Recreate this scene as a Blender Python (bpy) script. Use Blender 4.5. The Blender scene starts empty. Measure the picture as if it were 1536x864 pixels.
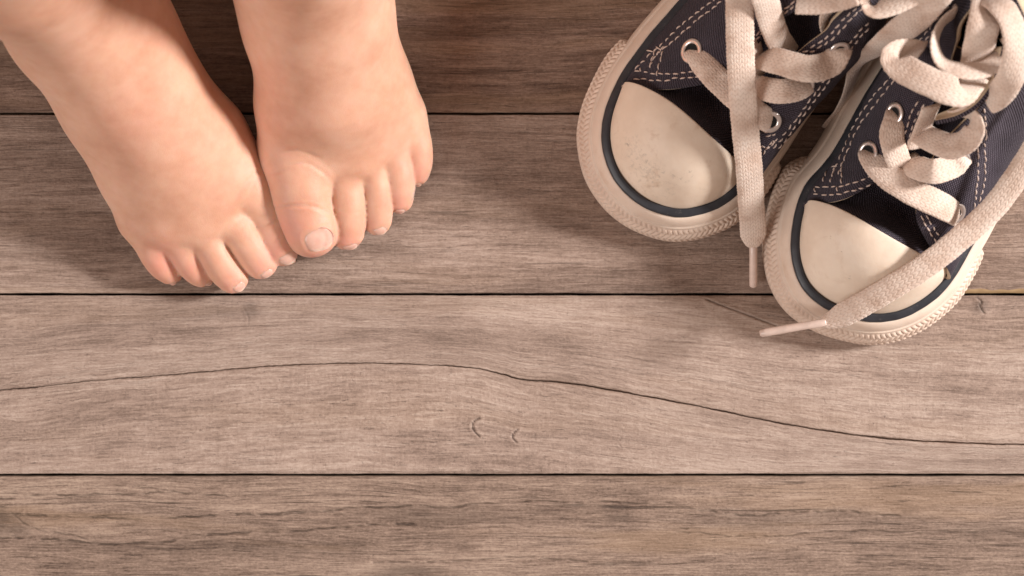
import bpy, bmesh, math, random
import numpy as np
from mathutils import Vector, Matrix
from mathutils.bvhtree import BVHTree

random.seed(7)
RNG = np.random.default_rng(7)
SC = bpy.context.scene
COL = SC.collection

# ------------------------------------------------------------------ camera, world, light
H = 900.0            # camera height above the floor, mm
S = 0.25             # one photograph pixel on the floor, mm

cam_d = bpy.data.cameras.new('camera')
cam = bpy.data.objects.new('camera', cam_d)
COL.objects.link(cam)
cam.location = (0, 0, H * 0.001)
cam.rotation_euler = (0, 0, 0)
cam_d.sensor_width = 36.0
cam_d.lens = 36.0 * H / (1536 * S)
cam_d.clip_start = 0.01
cam_d.clip_end = 50.0
cam_d.dof.use_dof = True
cam_d.dof.focus_distance = (H - 22) * 0.001
cam_d.dof.aperture_fstop = 9.0
SC.camera = cam

world = bpy.data.worlds.new('World')
SC.world = world
world.use_nodes = True
bgn = world.node_tree.nodes['Background']
bgn.inputs['Color'].default_value = (1.0, 0.74, 0.62, 1)
bgn.inputs['Strength'].default_value = 0.37

def lamp(name, loc, target, power, size, color):
    d = bpy.data.lights.new(name, 'AREA')
    d.shape = 'DISK'
    d.size = size
    d.energy = power
    d.color = color
    o = bpy.data.objects.new(name, d)
    COL.objects.link(o)
    o.location = loc
    v = Vector(target) - Vector(loc)
    o.rotation_euler = v.to_track_quat('-Z', 'Y').to_euler()
    return o

# bright window-like light from the right, about 27 degrees above the floor
_el, _az, _D = math.radians(29), math.radians(11), 3.0
lamp('window_light', (_D * math.cos(_el) * math.cos(_az), _D * math.cos(_el) * math.sin(_az), _D * math.sin(_el)),
     (0, 0, 0), 166, 0.50, (1.0, 0.965, 0.945))

# wide, weaker daylight from the left and the front
lamp('left_daylight', (-1.7, -1.0, 1.35), (0, 0, 0), 30, 1.3, (1.0, 0.97, 0.95))

vs = SC.view_settings
vs.view_transform = 'Standard'
vs.look = 'None'
vs.exposure = 0.0
vs.gamma = 1.0
vs.use_curve_mapping = False
SC.render.engine = 'CYCLES'
SC.cycles.use_denoising = True
SC.cycles.max_bounces = 8

# ------------------------------------------------------------------ helpers
def P(px, py, z=0.0):
    """photograph pixel seen at height z -> place in mm"""
    k = 1.0 - z / H
    return np.array([(px - 768.0) * S * k, (432.0 - py) * S * k, z])

def to_px(p):
    k = 1.0 - p[..., 2] / H
    return np.stack([p[..., 0] / (S * k) + 768.0, 432.0 - p[..., 1] / (S * k)], -1)

def catmull(pts, n, closed=False):
    """smooth curve through pts (any dimension), n samples evenly spaced along its length"""
    p = np.asarray(pts, float)
    m = len(p)
    if closed:
        q = np.vstack([p[-1:], p, p[:2]])
        segs = m
    else:
        q = np.vstack([2 * p[:1] - p[1:2], p, 2 * p[-1:] - p[-2:-1]])
        segs = m - 1
    out = []
    t = np.linspace(0, 1, 40, endpoint=False)[:, None]
    for i in range(segs):
        a, b, c, d = q[i], q[i + 1], q[i + 2], q[i + 3]
        out.append(0.5 * (2 * b + (c - a) * t + (2 * a - 5 * b + 4 * c - d) * t ** 2 + (3 * b - a - 3 * c + d) * t ** 3))
    out = np.vstack(out + ([q[1:2]] if closed else [p[-1:]]))
    L = np.r_[0, np.cumsum(np.linalg.norm(np.diff(out, axis=0), axis=1))]
    u = np.linspace(0, L[-1], n, endpoint=not closed)
    return np.stack([np.interp(u, L, out[:, k]) for k in range(p.shape[1])], -1)

def empty(name, loc, label=None, cat=None, group=None, parent=None):
    o = bpy.data.objects.new(name, None)
    COL.objects.link(o)
    o.empty_display_size = 0.02
    o.location = Vector(loc) * 0.001
    if label: o['label'] = label
    if cat: o['category'] = cat
    if group: o['group'] = group
    if parent: o.parent = parent
    return o

def world_loc(o):
    v = Vector((0, 0, 0))
    while o is not None:
        v += o.location
        o = o.parent
    return np.array(v) * 1000

def mesh(name, verts, faces, mats, parent=None, smooth=True, uv=None, label=None, kind=None, matidx=None):
    """one mesh object from mm verts in world place; parts keep their thing's origin"""
    verts = np.asarray(verts, float)
    off = world_loc(parent) if parent is not None else np.zeros(3)
    me = bpy.data.meshes.new(name)
    me.from_pydata(((verts - off) * 0.001).tolist(), [], [tuple(int(i) for i in f) for f in faces])
    me.validate()
    for m in (mats if isinstance(mats, (list, tuple)) else [mats]):
        me.materials.append(m)
    if smooth:
        me.polygons.foreach_set('use_smooth', [True] * len(me.polygons))
    if matidx is not None:
        me.polygons.foreach_set('material_index', matidx)
    if uv is not None:
        ul = me.uv_layers.new(name='UVMap')
        li = np.empty(len(me.loops), dtype=np.int32)
        me.loops.foreach_get('vertex_index', li)
        ul.data.foreach_set('uv', np.asarray(uv, float)[li].ravel())
    me.update()
    o = bpy.data.objects.new(name, me)
    COL.objects.link(o)
    if parent is not None: o.parent = parent
    if label: o['label'] = label
    if kind: o['kind'] = kind
    return o

def grid_faces(nu, nv, closed_u=False, closed_v=False, base=0):
    f = []
    for i in range(nu if closed_u else nu - 1):
        i2 = (i + 1) % nu
        for j in range(nv if closed_v else nv - 1):
            j2 = (j + 1) % nv
            f.append((base + i * nv + j, base + i2 * nv + j, base + i2 * nv + j2, base + i * nv + j2))
    return f

class Nodes:
    """small helper to write node materials as expressions"""
    def __init__(s, name):
        s.m = bpy.data.materials.new(name)
        s.m.use_nodes = True
        s.t = s.m.node_tree
        s.b = s.t.nodes['Principled BSDF']
    def new(s, typ, **kw):
        n = s.t.nodes.new(typ)
        for k, v in kw.items(): setattr(n, k, v)
        return n
    def put(s, sock, v):
        if hasattr(v, 'links'): s.t.links.new(v, sock)
        elif v is not None:
            if isinstance(v, (tuple, list)) and len(v) == 3 and sock.type == 'RGBA': v = (*v, 1)
            sock.default_value = v
    def math(s, op, a, b=None, c=None, clamp=False):
        n = s.new('ShaderNodeMath', operation=op, use_clamp=clamp)
        for i, v in enumerate((a, b, c)):
            if v is not None: s.put(n.inputs[i], v)
        return n.outputs[0]
    def vmath(s, op, a, b=None):
        n = s.new('ShaderNodeVectorMath', operation=op)
        s.put(n.inputs[0], a)
        if b is not None: s.put(n.inputs[1], b)
        return n.outputs['Value'] if op in ('LENGTH', 'DISTANCE', 'DOT_PRODUCT') else n.outputs[0]
    def uv(s): return s.new('ShaderNodeUVMap').outputs[0]
    def obj(s): return s.new('ShaderNodeTexCoord').outputs['Object']
    def sep(s, v):
        n = s.new('ShaderNodeSeparateXYZ'); s.put(n.inputs[0], v); return n.outputs
    def comb(s, x, y, z=0.0):
        n = s.new('ShaderNodeCombineXYZ')
        for i, v in enumerate((x, y, z)): s.put(n.inputs[i], v)
        return n.outputs[0]
    def noise(s, vec, scale=1.0, detail=2.0, rough=0.5, dist=0.0):
        n = s.new('ShaderNodeTexNoise')
        s.put(n.inputs['Vector'], vec)
        n.inputs['Scale'].default_value = scale
        n.inputs['Detail'].default_value = detail
        n.inputs['Roughness'].default_value = rough
        n.inputs['Distortion'].default_value = dist
        return n.outputs['Fac']
    def voronoi(s, vec, scale=1.0, feature='F1'):
        n = s.new('ShaderNodeTexVoronoi', feature=feature)
        s.put(n.inputs['Vector'], vec); n.inputs['Scale'].default_value = scale
        return n.outputs['Distance']
    def step(s, v, lo, hi):
        n = s.new('ShaderNodeMapRange', interpolation_type='SMOOTHSTEP')
        s.put(n.inputs['Value'], v)
        n.inputs['From Min'].default_value = lo
        n.inputs['From Max'].default_value = hi
        return n.outputs[0]
    def ramp(s, v, stops):
        n = s.new('ShaderNodeValToRGB')
        e = n.color_ramp.elements
        while len(e) < len(stops): e.new(0.5)
        for k, (p, c) in enumerate(stops):
            e[k].position = p
            e[k].color = (*c, 1) if len(c) == 3 else c
        s.put(n.inputs[0], v)
        return n.outputs[0]
    def mix(s, f, a, b, mode='MIX'):
        n = s.new('ShaderNodeMix', data_type='RGBA', blend_type=mode)
        s.put(n.inputs[0], f); s.put(n.inputs[6], a); s.put(n.inputs[7], b)
        return n.outputs[2]
    def bump(s, h, strength=1.0, dist=0.0005, normal=None):
        n = s.new('ShaderNodeBump')
        n.inputs['Strength'].default_value = strength
        n.inputs['Distance'].default_value = dist
        s.put(n.inputs['Height'], h)
        if normal is not None: s.put(n.inputs['Normal'], normal)
        return n.outputs[0]
    def out(s, **kw):
        for k, v in kw.items(): s.put(s.b.inputs[k.replace('_', ' ')], v)
        return s.m
# ------------------------------------------------------------------ floor of old boards
def wood(name, seed, dark, mid, light, streak=0.5, crack=0.5, blotch=0.5, saw=0.3, warm=(0.30, 0.19, 0.11), warm_amt=0.3, own=False):
    n = Nodes(name)
    uv = n.uv()                                    # grain coordinates, mm
    x, y, _ = n.sep(uv)
    x = n.math('ADD', x, seed * 917.0)
    y = n.math('ADD', y, seed * 131.0)
    w1 = n.noise(n.comb(n.math('MULTIPLY', x, 0.012), n.math('MULTIPLY', y, 0.05), seed), 1, 2)
    w2 = n.noise(n.comb(n.math('MULTIPLY', x, 0.06), n.math('MULTIPLY', y, 0.16), seed + 5), 1, 3)
    yw = n.math('ADD', y, n.math('ADD', n.math('MULTIPLY', w1, 9.0), n.math('MULTIPLY', w2, 2.6)))
    ys = n.math('ADD', y, n.math('MULTIPLY', w1, 7.0))
    def st(fx, fy, z, detail=4.0, rough=0.6, yy=None):
        return n.noise(n.comb(n.math('MULTIPLY', x, fx), n.math('MULTIPLY', yy if yy is not None else yw, fy), seed * 3.1 + z), 1, detail, rough)
    big = st(0.008, 0.045, 1, 3, 0.55)
    band = st(0.012, 0.22, 2, 5, 0.65)
    fib = st(0.05, 0.9, 3, 4, 0.7)
    fine = st(0.11, 1.9, 4, 3, 0.75, ys)
    grit = st(0.8, 1.3, 5, 4, 0.75, y)
    sawn = st(1.3, 0.07, 6, 3, 0.6, y)
    patch = st(0.05, 0.07, 16, 5, 0.65, y)
    tone = 0.5
    for v, w in ((big, blotch), (band, streak), (patch, 0.35), (fib, 0.66), (fine, 0.80), (grit, 0.68), (sawn, saw)):
        tone = n.math('ADD', tone, n.math('MULTIPLY', n.math('SUBTRACT', v, 0.5), w))
    col = n.ramp(tone, [(0.20, dark), (0.50, mid), (0.78, light)])
    wm = n.step(st(0.006, 0.07, 7, 3), 0.50, 0.68)
    col = n.mix(n.math('MULTIPLY', wm, warm_amt), col, warm)
    # long hairline grain checks
    r1 = st(0.0035, 0.16, 8, 3, 0.5, ys)
    line = n.step(n.math('ABSOLUTE', n.math('SUBTRACT', r1, 0.5)), 0.0085, 0.001)
    line = n.math('MULTIPLY', line, n.step(st(0.022, 0.11, 9, 3), 0.48, 0.60))
    r2 = st(0.007, 0.40, 10, 3, 0.55, ys)
    line2 = n.step(n.math('ABSOLUTE', n.math('SUBTRACT', r2, 0.47)), 0.012, 0.002)
    line2 = n.math('MULTIPLY', line2, n.step(st(0.05, 0.2, 11, 3), 0.52, 0.64))
    # short pores and pits
    pore = n.step(st(0.16, 2.0, 12, 3, 0.65, ys), 0.62, 0.72)
    pore = n.math('MULTIPLY', pore, n.step(st(0.02, 0.1, 13, 2), 0.38, 0.6))
    pit = n.step(st(0.9, 1.1, 15, 2, 0.6, y), 0.68, 0.74)
    marks = n.math('MAXIMUM', n.math('MULTIPLY', line, crack), n.math('MULTIPLY', line2, crack * 0.8))
    marks = n.math('MAXIMUM', marks, n.math('MULTIPLY', pore, 0.5))
    marks = n.math('MAXIMUM', marks, n.math('MULTIPLY', pit, 0.42))
    if own:                                        # splits, dents and stains of this one board, stored on its mesh
        mk = n.new('ShaderNodeAttribute', attribute_name='mark').outputs['Fac']
        sp = n.new('ShaderNodeAttribute', attribute_name='stain').outputs['Fac']
        marks = n.math('MAXIMUM', marks, mk)
        sp = n.math('MULTIPLY', sp, n.step(n.math('ADD', fib, n.math('MULTIPLY', sp, 0.25)), 0.40, 0.62))
        col = n.mix(sp, col, tuple(c_ * 0.55 for c_ in dark))
    col = n.mix(n.math('MULTIPLY', marks, 0.80), col, tuple(c * 0.22 for c in dark))
    # pale worn scratches and lint
    scr = n.step(st(0.35, 0.9, 14, 3, 0.7, y), 0.66, 0.74)
    col = n.mix(n.math('MULTIPLY', scr, 0.30), col, tuple(min(1, c * 1.3) for c in light))
    hgt = n.math('MULTIPLY', fib, 0.9)
    for v, w in ((fine, 0.9), (grit, 0.75), (sawn, saw), (band, 0.7), (patch, 0.5), (scr, 0.15)):
        hgt = n.math('ADD', hgt, n.math('MULTIPLY', v, w))
    hgt = n.math('SUBTRACT', hgt, n.math('MULTIPLY', marks, 0.9))
    nm = n.bump(hgt, 0.85, 0.00050)
    rough = n.math('ADD', 0.52, n.math('MULTIPLY', grit, 0.3))
    return n.out(Base_Color=col, Roughness=rough, Normal=nm, Specular_IOR_Level=0.35)

n = Nodes('gap_dark')
gap_mat = n.out(Base_Color=n.ramp(n.noise(n.obj(), 60, 3), [(0.3, (0.012, 0.008, 0.006)), (0.7, (0.03, 0.02, 0.014))]), Roughness=0.9)
n = Nodes('fresh_wood')
fresh_mat = n.out(Base_Color=n.ramp(n.noise(n.obj(), 200, 4), [(0.3, (0.26, 0.165, 0.08)), (0.7, (0.40, 0.27, 0.14))]), Roughness=0.7)
n = Nodes('raw_edge')
edge_mat = n.out(Base_Color=n.ramp(n.noise(n.obj(), 90, 4), [(0.3, (0.09, 0.06, 0.04)), (0.7, (0.22, 0.15, 0.09))]), Roughness=0.8)

WOODS = {
    'brown':  dict(dark=(0.090, 0.051, 0.035), mid=(0.210, 0.135, 0.099), light=(0.345, 0.238, 0.182), streak=0.75, crack=0.6, blotch=0.7, saw=0.08),
    'even':   dict(dark=(0.140, 0.090, 0.067), mid=(0.280, 0.197, 0.153), light=(0.43, 0.322, 0.262), streak=0.6, crack=0.5, blotch=0.7, saw=0.12, warm_amt=0.15),
    'pale':   dict(dark=(0.190, 0.130, 0.100), mid=(0.338, 0.244, 0.194), light=(0.48, 0.370, 0.305), streak=0.50, crack=0.25, blotch=0.8, saw=0.14, warm_amt=0.12),
    'rough':  dict(dark=(0.100, 0.063, 0.045), mid=(0.258, 0.178, 0.134), light=(0.42, 0.308, 0.236), streak=0.52, crack=0.75, blotch=0.5, saw=0.08, warm_amt=0.35),
}
PALE_LINES = [
    ([(719, 627), (711, 632), (708, 640), (712, 648), (719, 655)], 0.34, 0.85, False),
    ([(690, 634), (699, 637), (706, 634)], 0.25, 0.35, False),
    ([(777, 644), (770, 650), (769, 657), (775, 664)], 0.32, 0.8, False),
    ([(802, 650), (803, 660)], 0.22, 0.35, False),
    ([(932, 656), (928, 664), (932, 672)], 0.24, 0.35, False),
    ([(1466, 447), (1472, 452), (1470, 460), (1476, 470)], 0.34, 0.75, False),
    ([(1060, 449), (1085, 459), (1120, 472), (1165, 489)], 0.30, 0.75, False),
    ([(730, 650), (800, 655), (850, 658)], 0.35, 0.35, True),
    ([(366, 462), (372, 475), (374, 490)], 0.30, 0.3, False),
]
PALE_SPOTS = [(376, 465, 14, 12, 0.5), (1470, 458, 14, 12, 0.6), (300, 470, 90, 10, 0.25), (1180, 470, 60, 10, 0.35)]
ROUGH_LINES = [
    ([(-40, 748), (60, 744), (150, 742), (250, 738), (340, 746)], 0.34, 0.8, True),
    ([(18, 768), (60, 775), (150, 777), (270, 776), (420, 770), (560, 762), (700, 758)], 0.40, 0.85, True),
    ([(-40, 806), (60, 808), (130, 816), (230, 812), (360, 800), (480, 793), (620, 786)], 0.42, 0.85, True),
    ([(20, 770), (45, 790), (90, 802), (150, 815)], 0.35, 0.6, True),
    ([(640, 760), (760, 755), (900, 752), (1010, 757)], 0.32, 0.7, True),
    ([(1020, 762), (1110, 771), (1220, 768), (1350, 772)], 0.45, 0.7, True),
    ([(1000, 800), (1160, 803), (1300, 797), (1536, 800)], 0.34, 0.6, True),
    ([(560, 846), (760, 838), (980, 845)], 0.34, 0.6, True),
]
ROUGH_SPOTS = [(-6, 780, 30, 20, 0.6), (20, 790, 26, 12, 0.5), (640, 772, 90, 12, 0.35), (620, 862, 60, 14, 0.55), (1150, 778, 150, 14, 0.28), (330, 820, 220, 10, 0.2),
               (1480, 800, 70, 14, 0.25), (930, 775, 22, 7, 0.5)]

floor_o = mesh('floor', [(x, y, z) for z in (-28, -18) for x, y in ((-800, -400), (800, -400), (800, 400), (-800, 400))],
               [(4, 5, 6, 7), (3, 2, 1, 0), (0, 1, 5, 4), (1, 2, 6, 5), (2, 3, 7, 6), (3, 0, 4, 7)], gap_mat, smooth=False)
floor_o['kind'] = 'structure'
floor_o['label'] = 'worn grey-brown board floor seen straight from above'

CRACK = [(-2600, 650), (-1900, 655), (-1300, 640), (-700, 610), (-300, 598), (0, 585), (130, 572), (260, 562), (400, 550), (520, 545), (600, 546), (700, 551), (756, 562),
         (780, 569), (860, 576), (960, 593), (1060, 612), (1160, 633), (1250, 648), (1340, 659), (1430, 664), (1536, 667), (1800, 664), (2200, 650), (2800, 655), (3400, 645), (4100, 650)]

def plank(y0, y1, mat, gap=1.0, crack=None, dents=(), lip=0.34, sag=0.0, seed=0, chipped=None, lines=(), spots=()):
    """a board between photograph rows y0 and y1 with softened, slightly wavering long edges"""
    rng = np.random.default_rng(seed)
    own = len(lines) > 0
    xs = np.r_[np.arange(-800, -196, 4.0), np.arange(-196, 196, 0.6), np.arange(196, 800.1, 4.0)] if own else np.r_[np.arange(-800, -200, 5.0), np.arange(-200, 200, 1.25), np.arange(200, 800.1, 5.0)]
    top = (432 - y0) * S - gap / 2
    bot = (432 - y1) * S + gap / 2
    def waver(a):
        k = np.zeros_like(xs)
        for f, amp in ((0.008, 0.5), (0.03, 0.25), (0.11, 0.16), (0.41, 0.10)):
            k += amp * np.sin(xs * f * 6.28 * rng.uniform(0.7, 1.3) + rng.uniform(0, 6.28))
        return a * k
    et, eb = top - abs(waver(0.22)), bot + abs(waver(0.22))
    chip = np.zeros_like(xs)
    if chipped is not None:
        chip = np.clip((xs - chipped) / 6, 0, 1) * (1.1 + 0.25 * np.sin(xs * 0.3) + 0.2 * np.sin(xs * 0.9))
    rows, zr, gv = [], [], []          # y, z, and grain v for each row
    def add(y, z, g): rows.append(y); zr.append(z + 0 * xs); gv.append(g)
    add(et, -17.5, et + 17); add(et, -lip * 2.2, et + 2); add(et - lip * 0.35, -lip * 0.9, et + 0.6); add(et - lip, -0.12, et); add(et - lip * 2.2, 0 * xs, et - lip)
    a, b = et - lip * 2.2, eb + lip * 2.2 + chip
    if crack is not None:
        c = catmull([((px - 768) * S, (432 - py) * S) for px, py in crack], 3000)
        cy = np.interp(xs, c[:, 0], c[:, 1])
        jit = 0.05 * np.sin(xs * 1.9) + 0.07 * np.sin(xs * 0.47 + 1) + rng.normal(0, 0.02, len(xs))
        cy = cy + jit
        hw = 0.29 + 0.07 * np.clip(xs / 120, -1, 1) + 0.08 * np.sin(xs * 0.05) + 0.06 * np.sin(xs * 0.31 + 2)
        arch = (cy - cy.mean())
        def lerprows(p, q, k, fp, fq):
            for t in np.linspace(0, 1, k + 2)[1:-1]:
                y = p * (1 - t) + q * t
                add(y, 0, y - arch * (fp * (1 - t) + fq * t))
        lerprows(a, cy + hw + 0.5, 100, 0.25, 1.0)
        add(cy + hw + 0.45, -0.03, cy + hw + .45 - arch); add(cy + hw, -0.25, cy + hw - arch); add(cy + 0.05, -3.5, cy - arch)
        add(cy - 0.05, -3.5, cy - arch); add(cy - hw, -0.25, cy - hw - arch); add(cy - hw - 0.45, -0.03, cy - hw - .45 - arch)
        lerprows(cy - hw - 0.5, b, 100, 1.0, 0.25)
    else:
        for t in np.linspace(0, 1, 200 if own else 24)[1:-1]:
            y = a * (1 - t) + b * t
            add(y, 0, y)
    add(eb + lip * 2.2 + chip, 0 * xs, eb + lip); add(eb + lip + chip, -0.12 - 0 * chip, eb); add(eb + lip * 0.35, -lip * 0.9, eb - 0.6); add(eb, -lip * 2.2, eb - 2); add(eb, -17.5, eb - 17)
    Y, Z, G = np.array(rows), np.array(zr), np.array(gv)
    Z = Z + sag
    V = np.stack([np.broadcast_to(xs, Y.shape), Y, Z], -1).reshape(-1, 3)
    UV = np.stack([np.broadcast_to(xs, Y.shape), G], -1).reshape(-1, 2)
    nr, nx = Y.shape
    mark = np.zeros(len(V)); stain = np.zeros(len(V))
    if own:
        def wave(fx, fy, ph): return np.sin(V[:, 0] * fx + ph) * np.cos(V[:, 1] * fy + ph * 1.7)
        wob_y = 0.5 * wave(0.11, 0.05, 1) + 0.35 * wave(0.27, 0.2, 2) + 0.18 * wave(0.83, 0.4, 3) + 0.08 * wave(2.1, 0.3, 4)
        dash = 0.5 + 0.28 * wave(0.21, 0.5, 5) + 0.25 * wave(0.57, 0.9, 6) + 0.2 * wave(1.3, 0.7, 7)
        lift = np.zeros(len(V))
        for pts, wid, amt, wob in lines:
            pl = np.array([P(*q)[:2] for q in pts])
            if len(pl) > 2: pl = catmull(pl, 40)
            q = V[:, :2] + (np.stack([0 * wob_y, wob_y], -1) if wob else 0)
            best = np.full(len(V), 1e9)
            for A_, B_ in zip(pl[:-1], pl[1:]):
                d_ = B_ - A_
                t_ = np.clip(((q - A_) @ d_) / (d_ @ d_), 0, 1)
                best = np.minimum(best, np.linalg.norm(q - A_ - t_[:, None] * d_, axis=1))
            k = np.clip(1.25 - best / wid, 0, 1) * amt
            if wob: k = k * np.clip(dash * 2.2 - 0.35, 0, 1)
            else: lift += 0.34 * np.exp(-((best - 2.6 * wid) / (1.5 * wid)) ** 2) * amt
            mark = np.maximum(mark, k)
        for (px, py, rx, ry, amt) in spots:
            c = P(px, py)
            d_ = np.hypot((V[:, 0] - c[0]) / (rx * S), (V[:, 1] + wob_y - c[1]) / (ry * S))
            stain = np.maximum(stain, amt * np.clip(1.5 - d_, 0, 1))
        inner = (Z.reshape(-1) > -0.2 + sag)
        V[:, 2] += np.where(inner, lift - 0.35 * mark, 0)
    F = [(i * nx + j, (i + 1) * nx + j, (i + 1) * nx + j + 1, i * nx + j + 1) for i in range(nr - 1) for j in range(nx - 1)]
    mi = []
    for i in range(nr - 1):
        mi += [1 if i < 1 or i >= nr - 2 else (2 if chipped is not None and i >= nr - 4 and xs[j] > chipped else 0) for j in range(nx - 1)]
    o = mesh('plank', V, F, [mat, edge_mat, fresh_mat], parent=floor_o, uv=UV, matidx=mi)
    if own:
        for nm_, arr in (('mark', mark), ('stain', stain)):
            o.data.attributes.new(nm_, 'FLOAT', 'POINT').data.foreach_set('value', arr.astype(np.float32))
    return o

rowsY = [-1184, -913, -642, -371, -100, 170.5, 441.5, 712.5, 983, 1254, 1525, 1796, 2032]
kinds = ['brown', 'pale', 'even', 'rough', 'brown', 'even', 'pale', 'rough', 'even', 'brown', 'pale', 'even']
for i in range(12):
    j = i - 2                                  # boards 2 to 5 of this count are the ones in the picture
    m = wood('old_wood_' + 'abcdefghijkl'[i], j + 1.37, **WOODS[kinds[i]], own=j in (4, 5))
    plank(rowsY[i], rowsY[i + 1], m, gap=0.62, crack=CRACK if j == 4 else None, chipped=166 if j == 3 else None, seed=10 + j + (40 if j < 0 else 0),
          lines={4: PALE_LINES, 5: ROUGH_LINES}.get(j, ()), spots={4: PALE_SPOTS, 5: ROUGH_SPOTS}.get(j, ()), sag={2: -0.15, 4: -0.1, 5: -0.05}.get(j, 0.0))
# ------------------------------------------------------------------ the child's two bare feet
def skin_material():
    n = Nodes('skin')
    o = n.obj()
    big = n.noise(o, 38, 3, 0.55)
    mott = n.noise(o, 170, 3, 0.6)
    fine = n.noise(o, 900, 2, 0.6)
    at = n.new('ShaderNodeAttribute', attribute_name='pink').outputs['Fac']
    col = n.ramp(n.math('ADD', n.math('MULTIPLY', big, 0.45), n.math('MULTIPLY', mott, 0.30)),
                 [(0.22, (0.54, 0.275, 0.178)), (0.38, (0.625, 0.352, 0.243)), (0.54, (0.69, 0.425, 0.308))])
    col = n.mix(at, col, (0.66, 0.27, 0.215))
    col = n.mix(n.math('MULTIPLY', n.step(fine, 0.60, 0.75), 0.12), col, (0.66, 0.36, 0.27))
    vor = n.voronoi(o, 1500, 'DISTANCE_TO_EDGE')
    hgt = n.math('ADD', n.math('MULTIPLY', n.step(vor, 0.0, 0.25), 0.5), n.math('MULTIPLY', fine, 0.9))
    nm = n.bump(n.math('ADD', hgt, n.math('MULTIPLY', mott, 0.5)), 0.22, 0.00024)
    return n.out(Base_Color=col, Roughness=0.50, Normal=nm, Subsurface_Weight=0.75, Subsurface_Radius=(1.0, 0.36, 0.19),
                 Subsurface_Scale=0.0026, Specular_IOR_Level=0.35)

def nail_material():
    n = Nodes('toenail')
    o = n.obj()
    u = n.sep(n.uv())
    base = n.ramp(n.noise(o, 400, 2), [(0.3, (0.66, 0.375, 0.295)), (0.7, (0.70, 0.43, 0.345))])
    col = n.mix(n.step(u[1], 0.80, 0.90), base, (0.70, 0.47, 0.375))       # pale free edge
    rid = n.noise(n.comb(n.math('MULTIPLY', u[0], 14), n.math('MULTIPLY', u[1], 0.8)), 1, 2)
    return n.out(Base_Color=col, Roughness=0.26, Specular_IOR_Level=0.5, Subsurface_Weight=0.4, Subsurface_Radius=(1, 0.4, 0.25),
                 Subsurface_Scale=0.0015, Coat_Weight=0.15, Normal=n.bump(rid, 0.15, 0.0001))

SKIN, NAIL = skin_material(), nail_material()

def smin(a, b, k):
    h = np.maximum(k - np.abs(a - b), 0) / k
    return np.minimum(a, b) - h * h * k * 0.25

def cone(p, a, b, ra, rb):
    a = np.asarray(a, np.float32); b = np.asarray(b, np.float32)
    d = b - a
    L = float(d @ d) + 1e-6
    t = np.clip(((p[..., 0] - a[0]) * d[0] + (p[..., 1] - a[1]) * d[1] + (p[..., 2] - a[2]) * d[2]) / L, 0, 1)
    q = (p[..., 0] - a[0] - t * d[0]) ** 2 + (p[..., 1] - a[1] - t * d[1]) ** 2 + (p[..., 2] - a[2] - t * d[2]) ** 2
    return np.sqrt(q) - (ra + (rb - ra) * t)

def chain(p, pts, k):
    f = None
    for (ax, ay, az, ar), (bx, by, bz, br) in zip(pts[:-1], pts[1:]):
        c = cone(p, P(ax, ay, az), P(bx, by, bz), ar, br)
        f = c if f is None else smin(f, c, k)
    return f

def foot_field(spec):
    toes = [(catmull(np.array(ch['pts'], float), 9), ch.get('k', 6.0)) for ch in spec['toes']]
    def field(p):
        if p.ndim == 4:                       # whole grid: each part only where it reaches
            z = p[0, 0, :, 2]
            k0, k1 = int(np.searchsorted(z, 40)), int(np.searchsorted(z, 125))
            f = np.empty(p.shape[:3], np.float32)
            f[..., :k0] = field_all(p[:, :, :k0], True)
            f[..., k0:k1] = field_all(p[:, :, k0:k1], False)
            f[..., k1:] = np.maximum(chain(p[:, :, k1:], spec['body'][5][0], 4.0), p[:, :, k1:, 2] - 305.0)
            return f
        return field_all(p, True)
    def field_all(p, with_toes):
        body = None
        for ch, k in spec['body']:
            c = chain(p, ch, 4.0)
            body = c if body is None else smin(body, c, k)
        for (x, y, z, r, dep) in spec.get('dent', []):
            c = P(x, y, z)
            d2 = (p[..., 0] - c[0]) ** 2 + (p[..., 1] - c[1]) ** 2 + (p[..., 2] - c[2]) ** 2
            body = body + dep * np.exp(-d2 / (r * r))
        f = None
        for pts, k in (toes if with_toes else ()):
            t = smin(body, chain(p, pts, 1.5), k)
            f = t if f is None else smin(f, t, 0.22)
        return np.maximum(body if f is None else f, 0.3 - p[..., 2])
    return field

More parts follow.
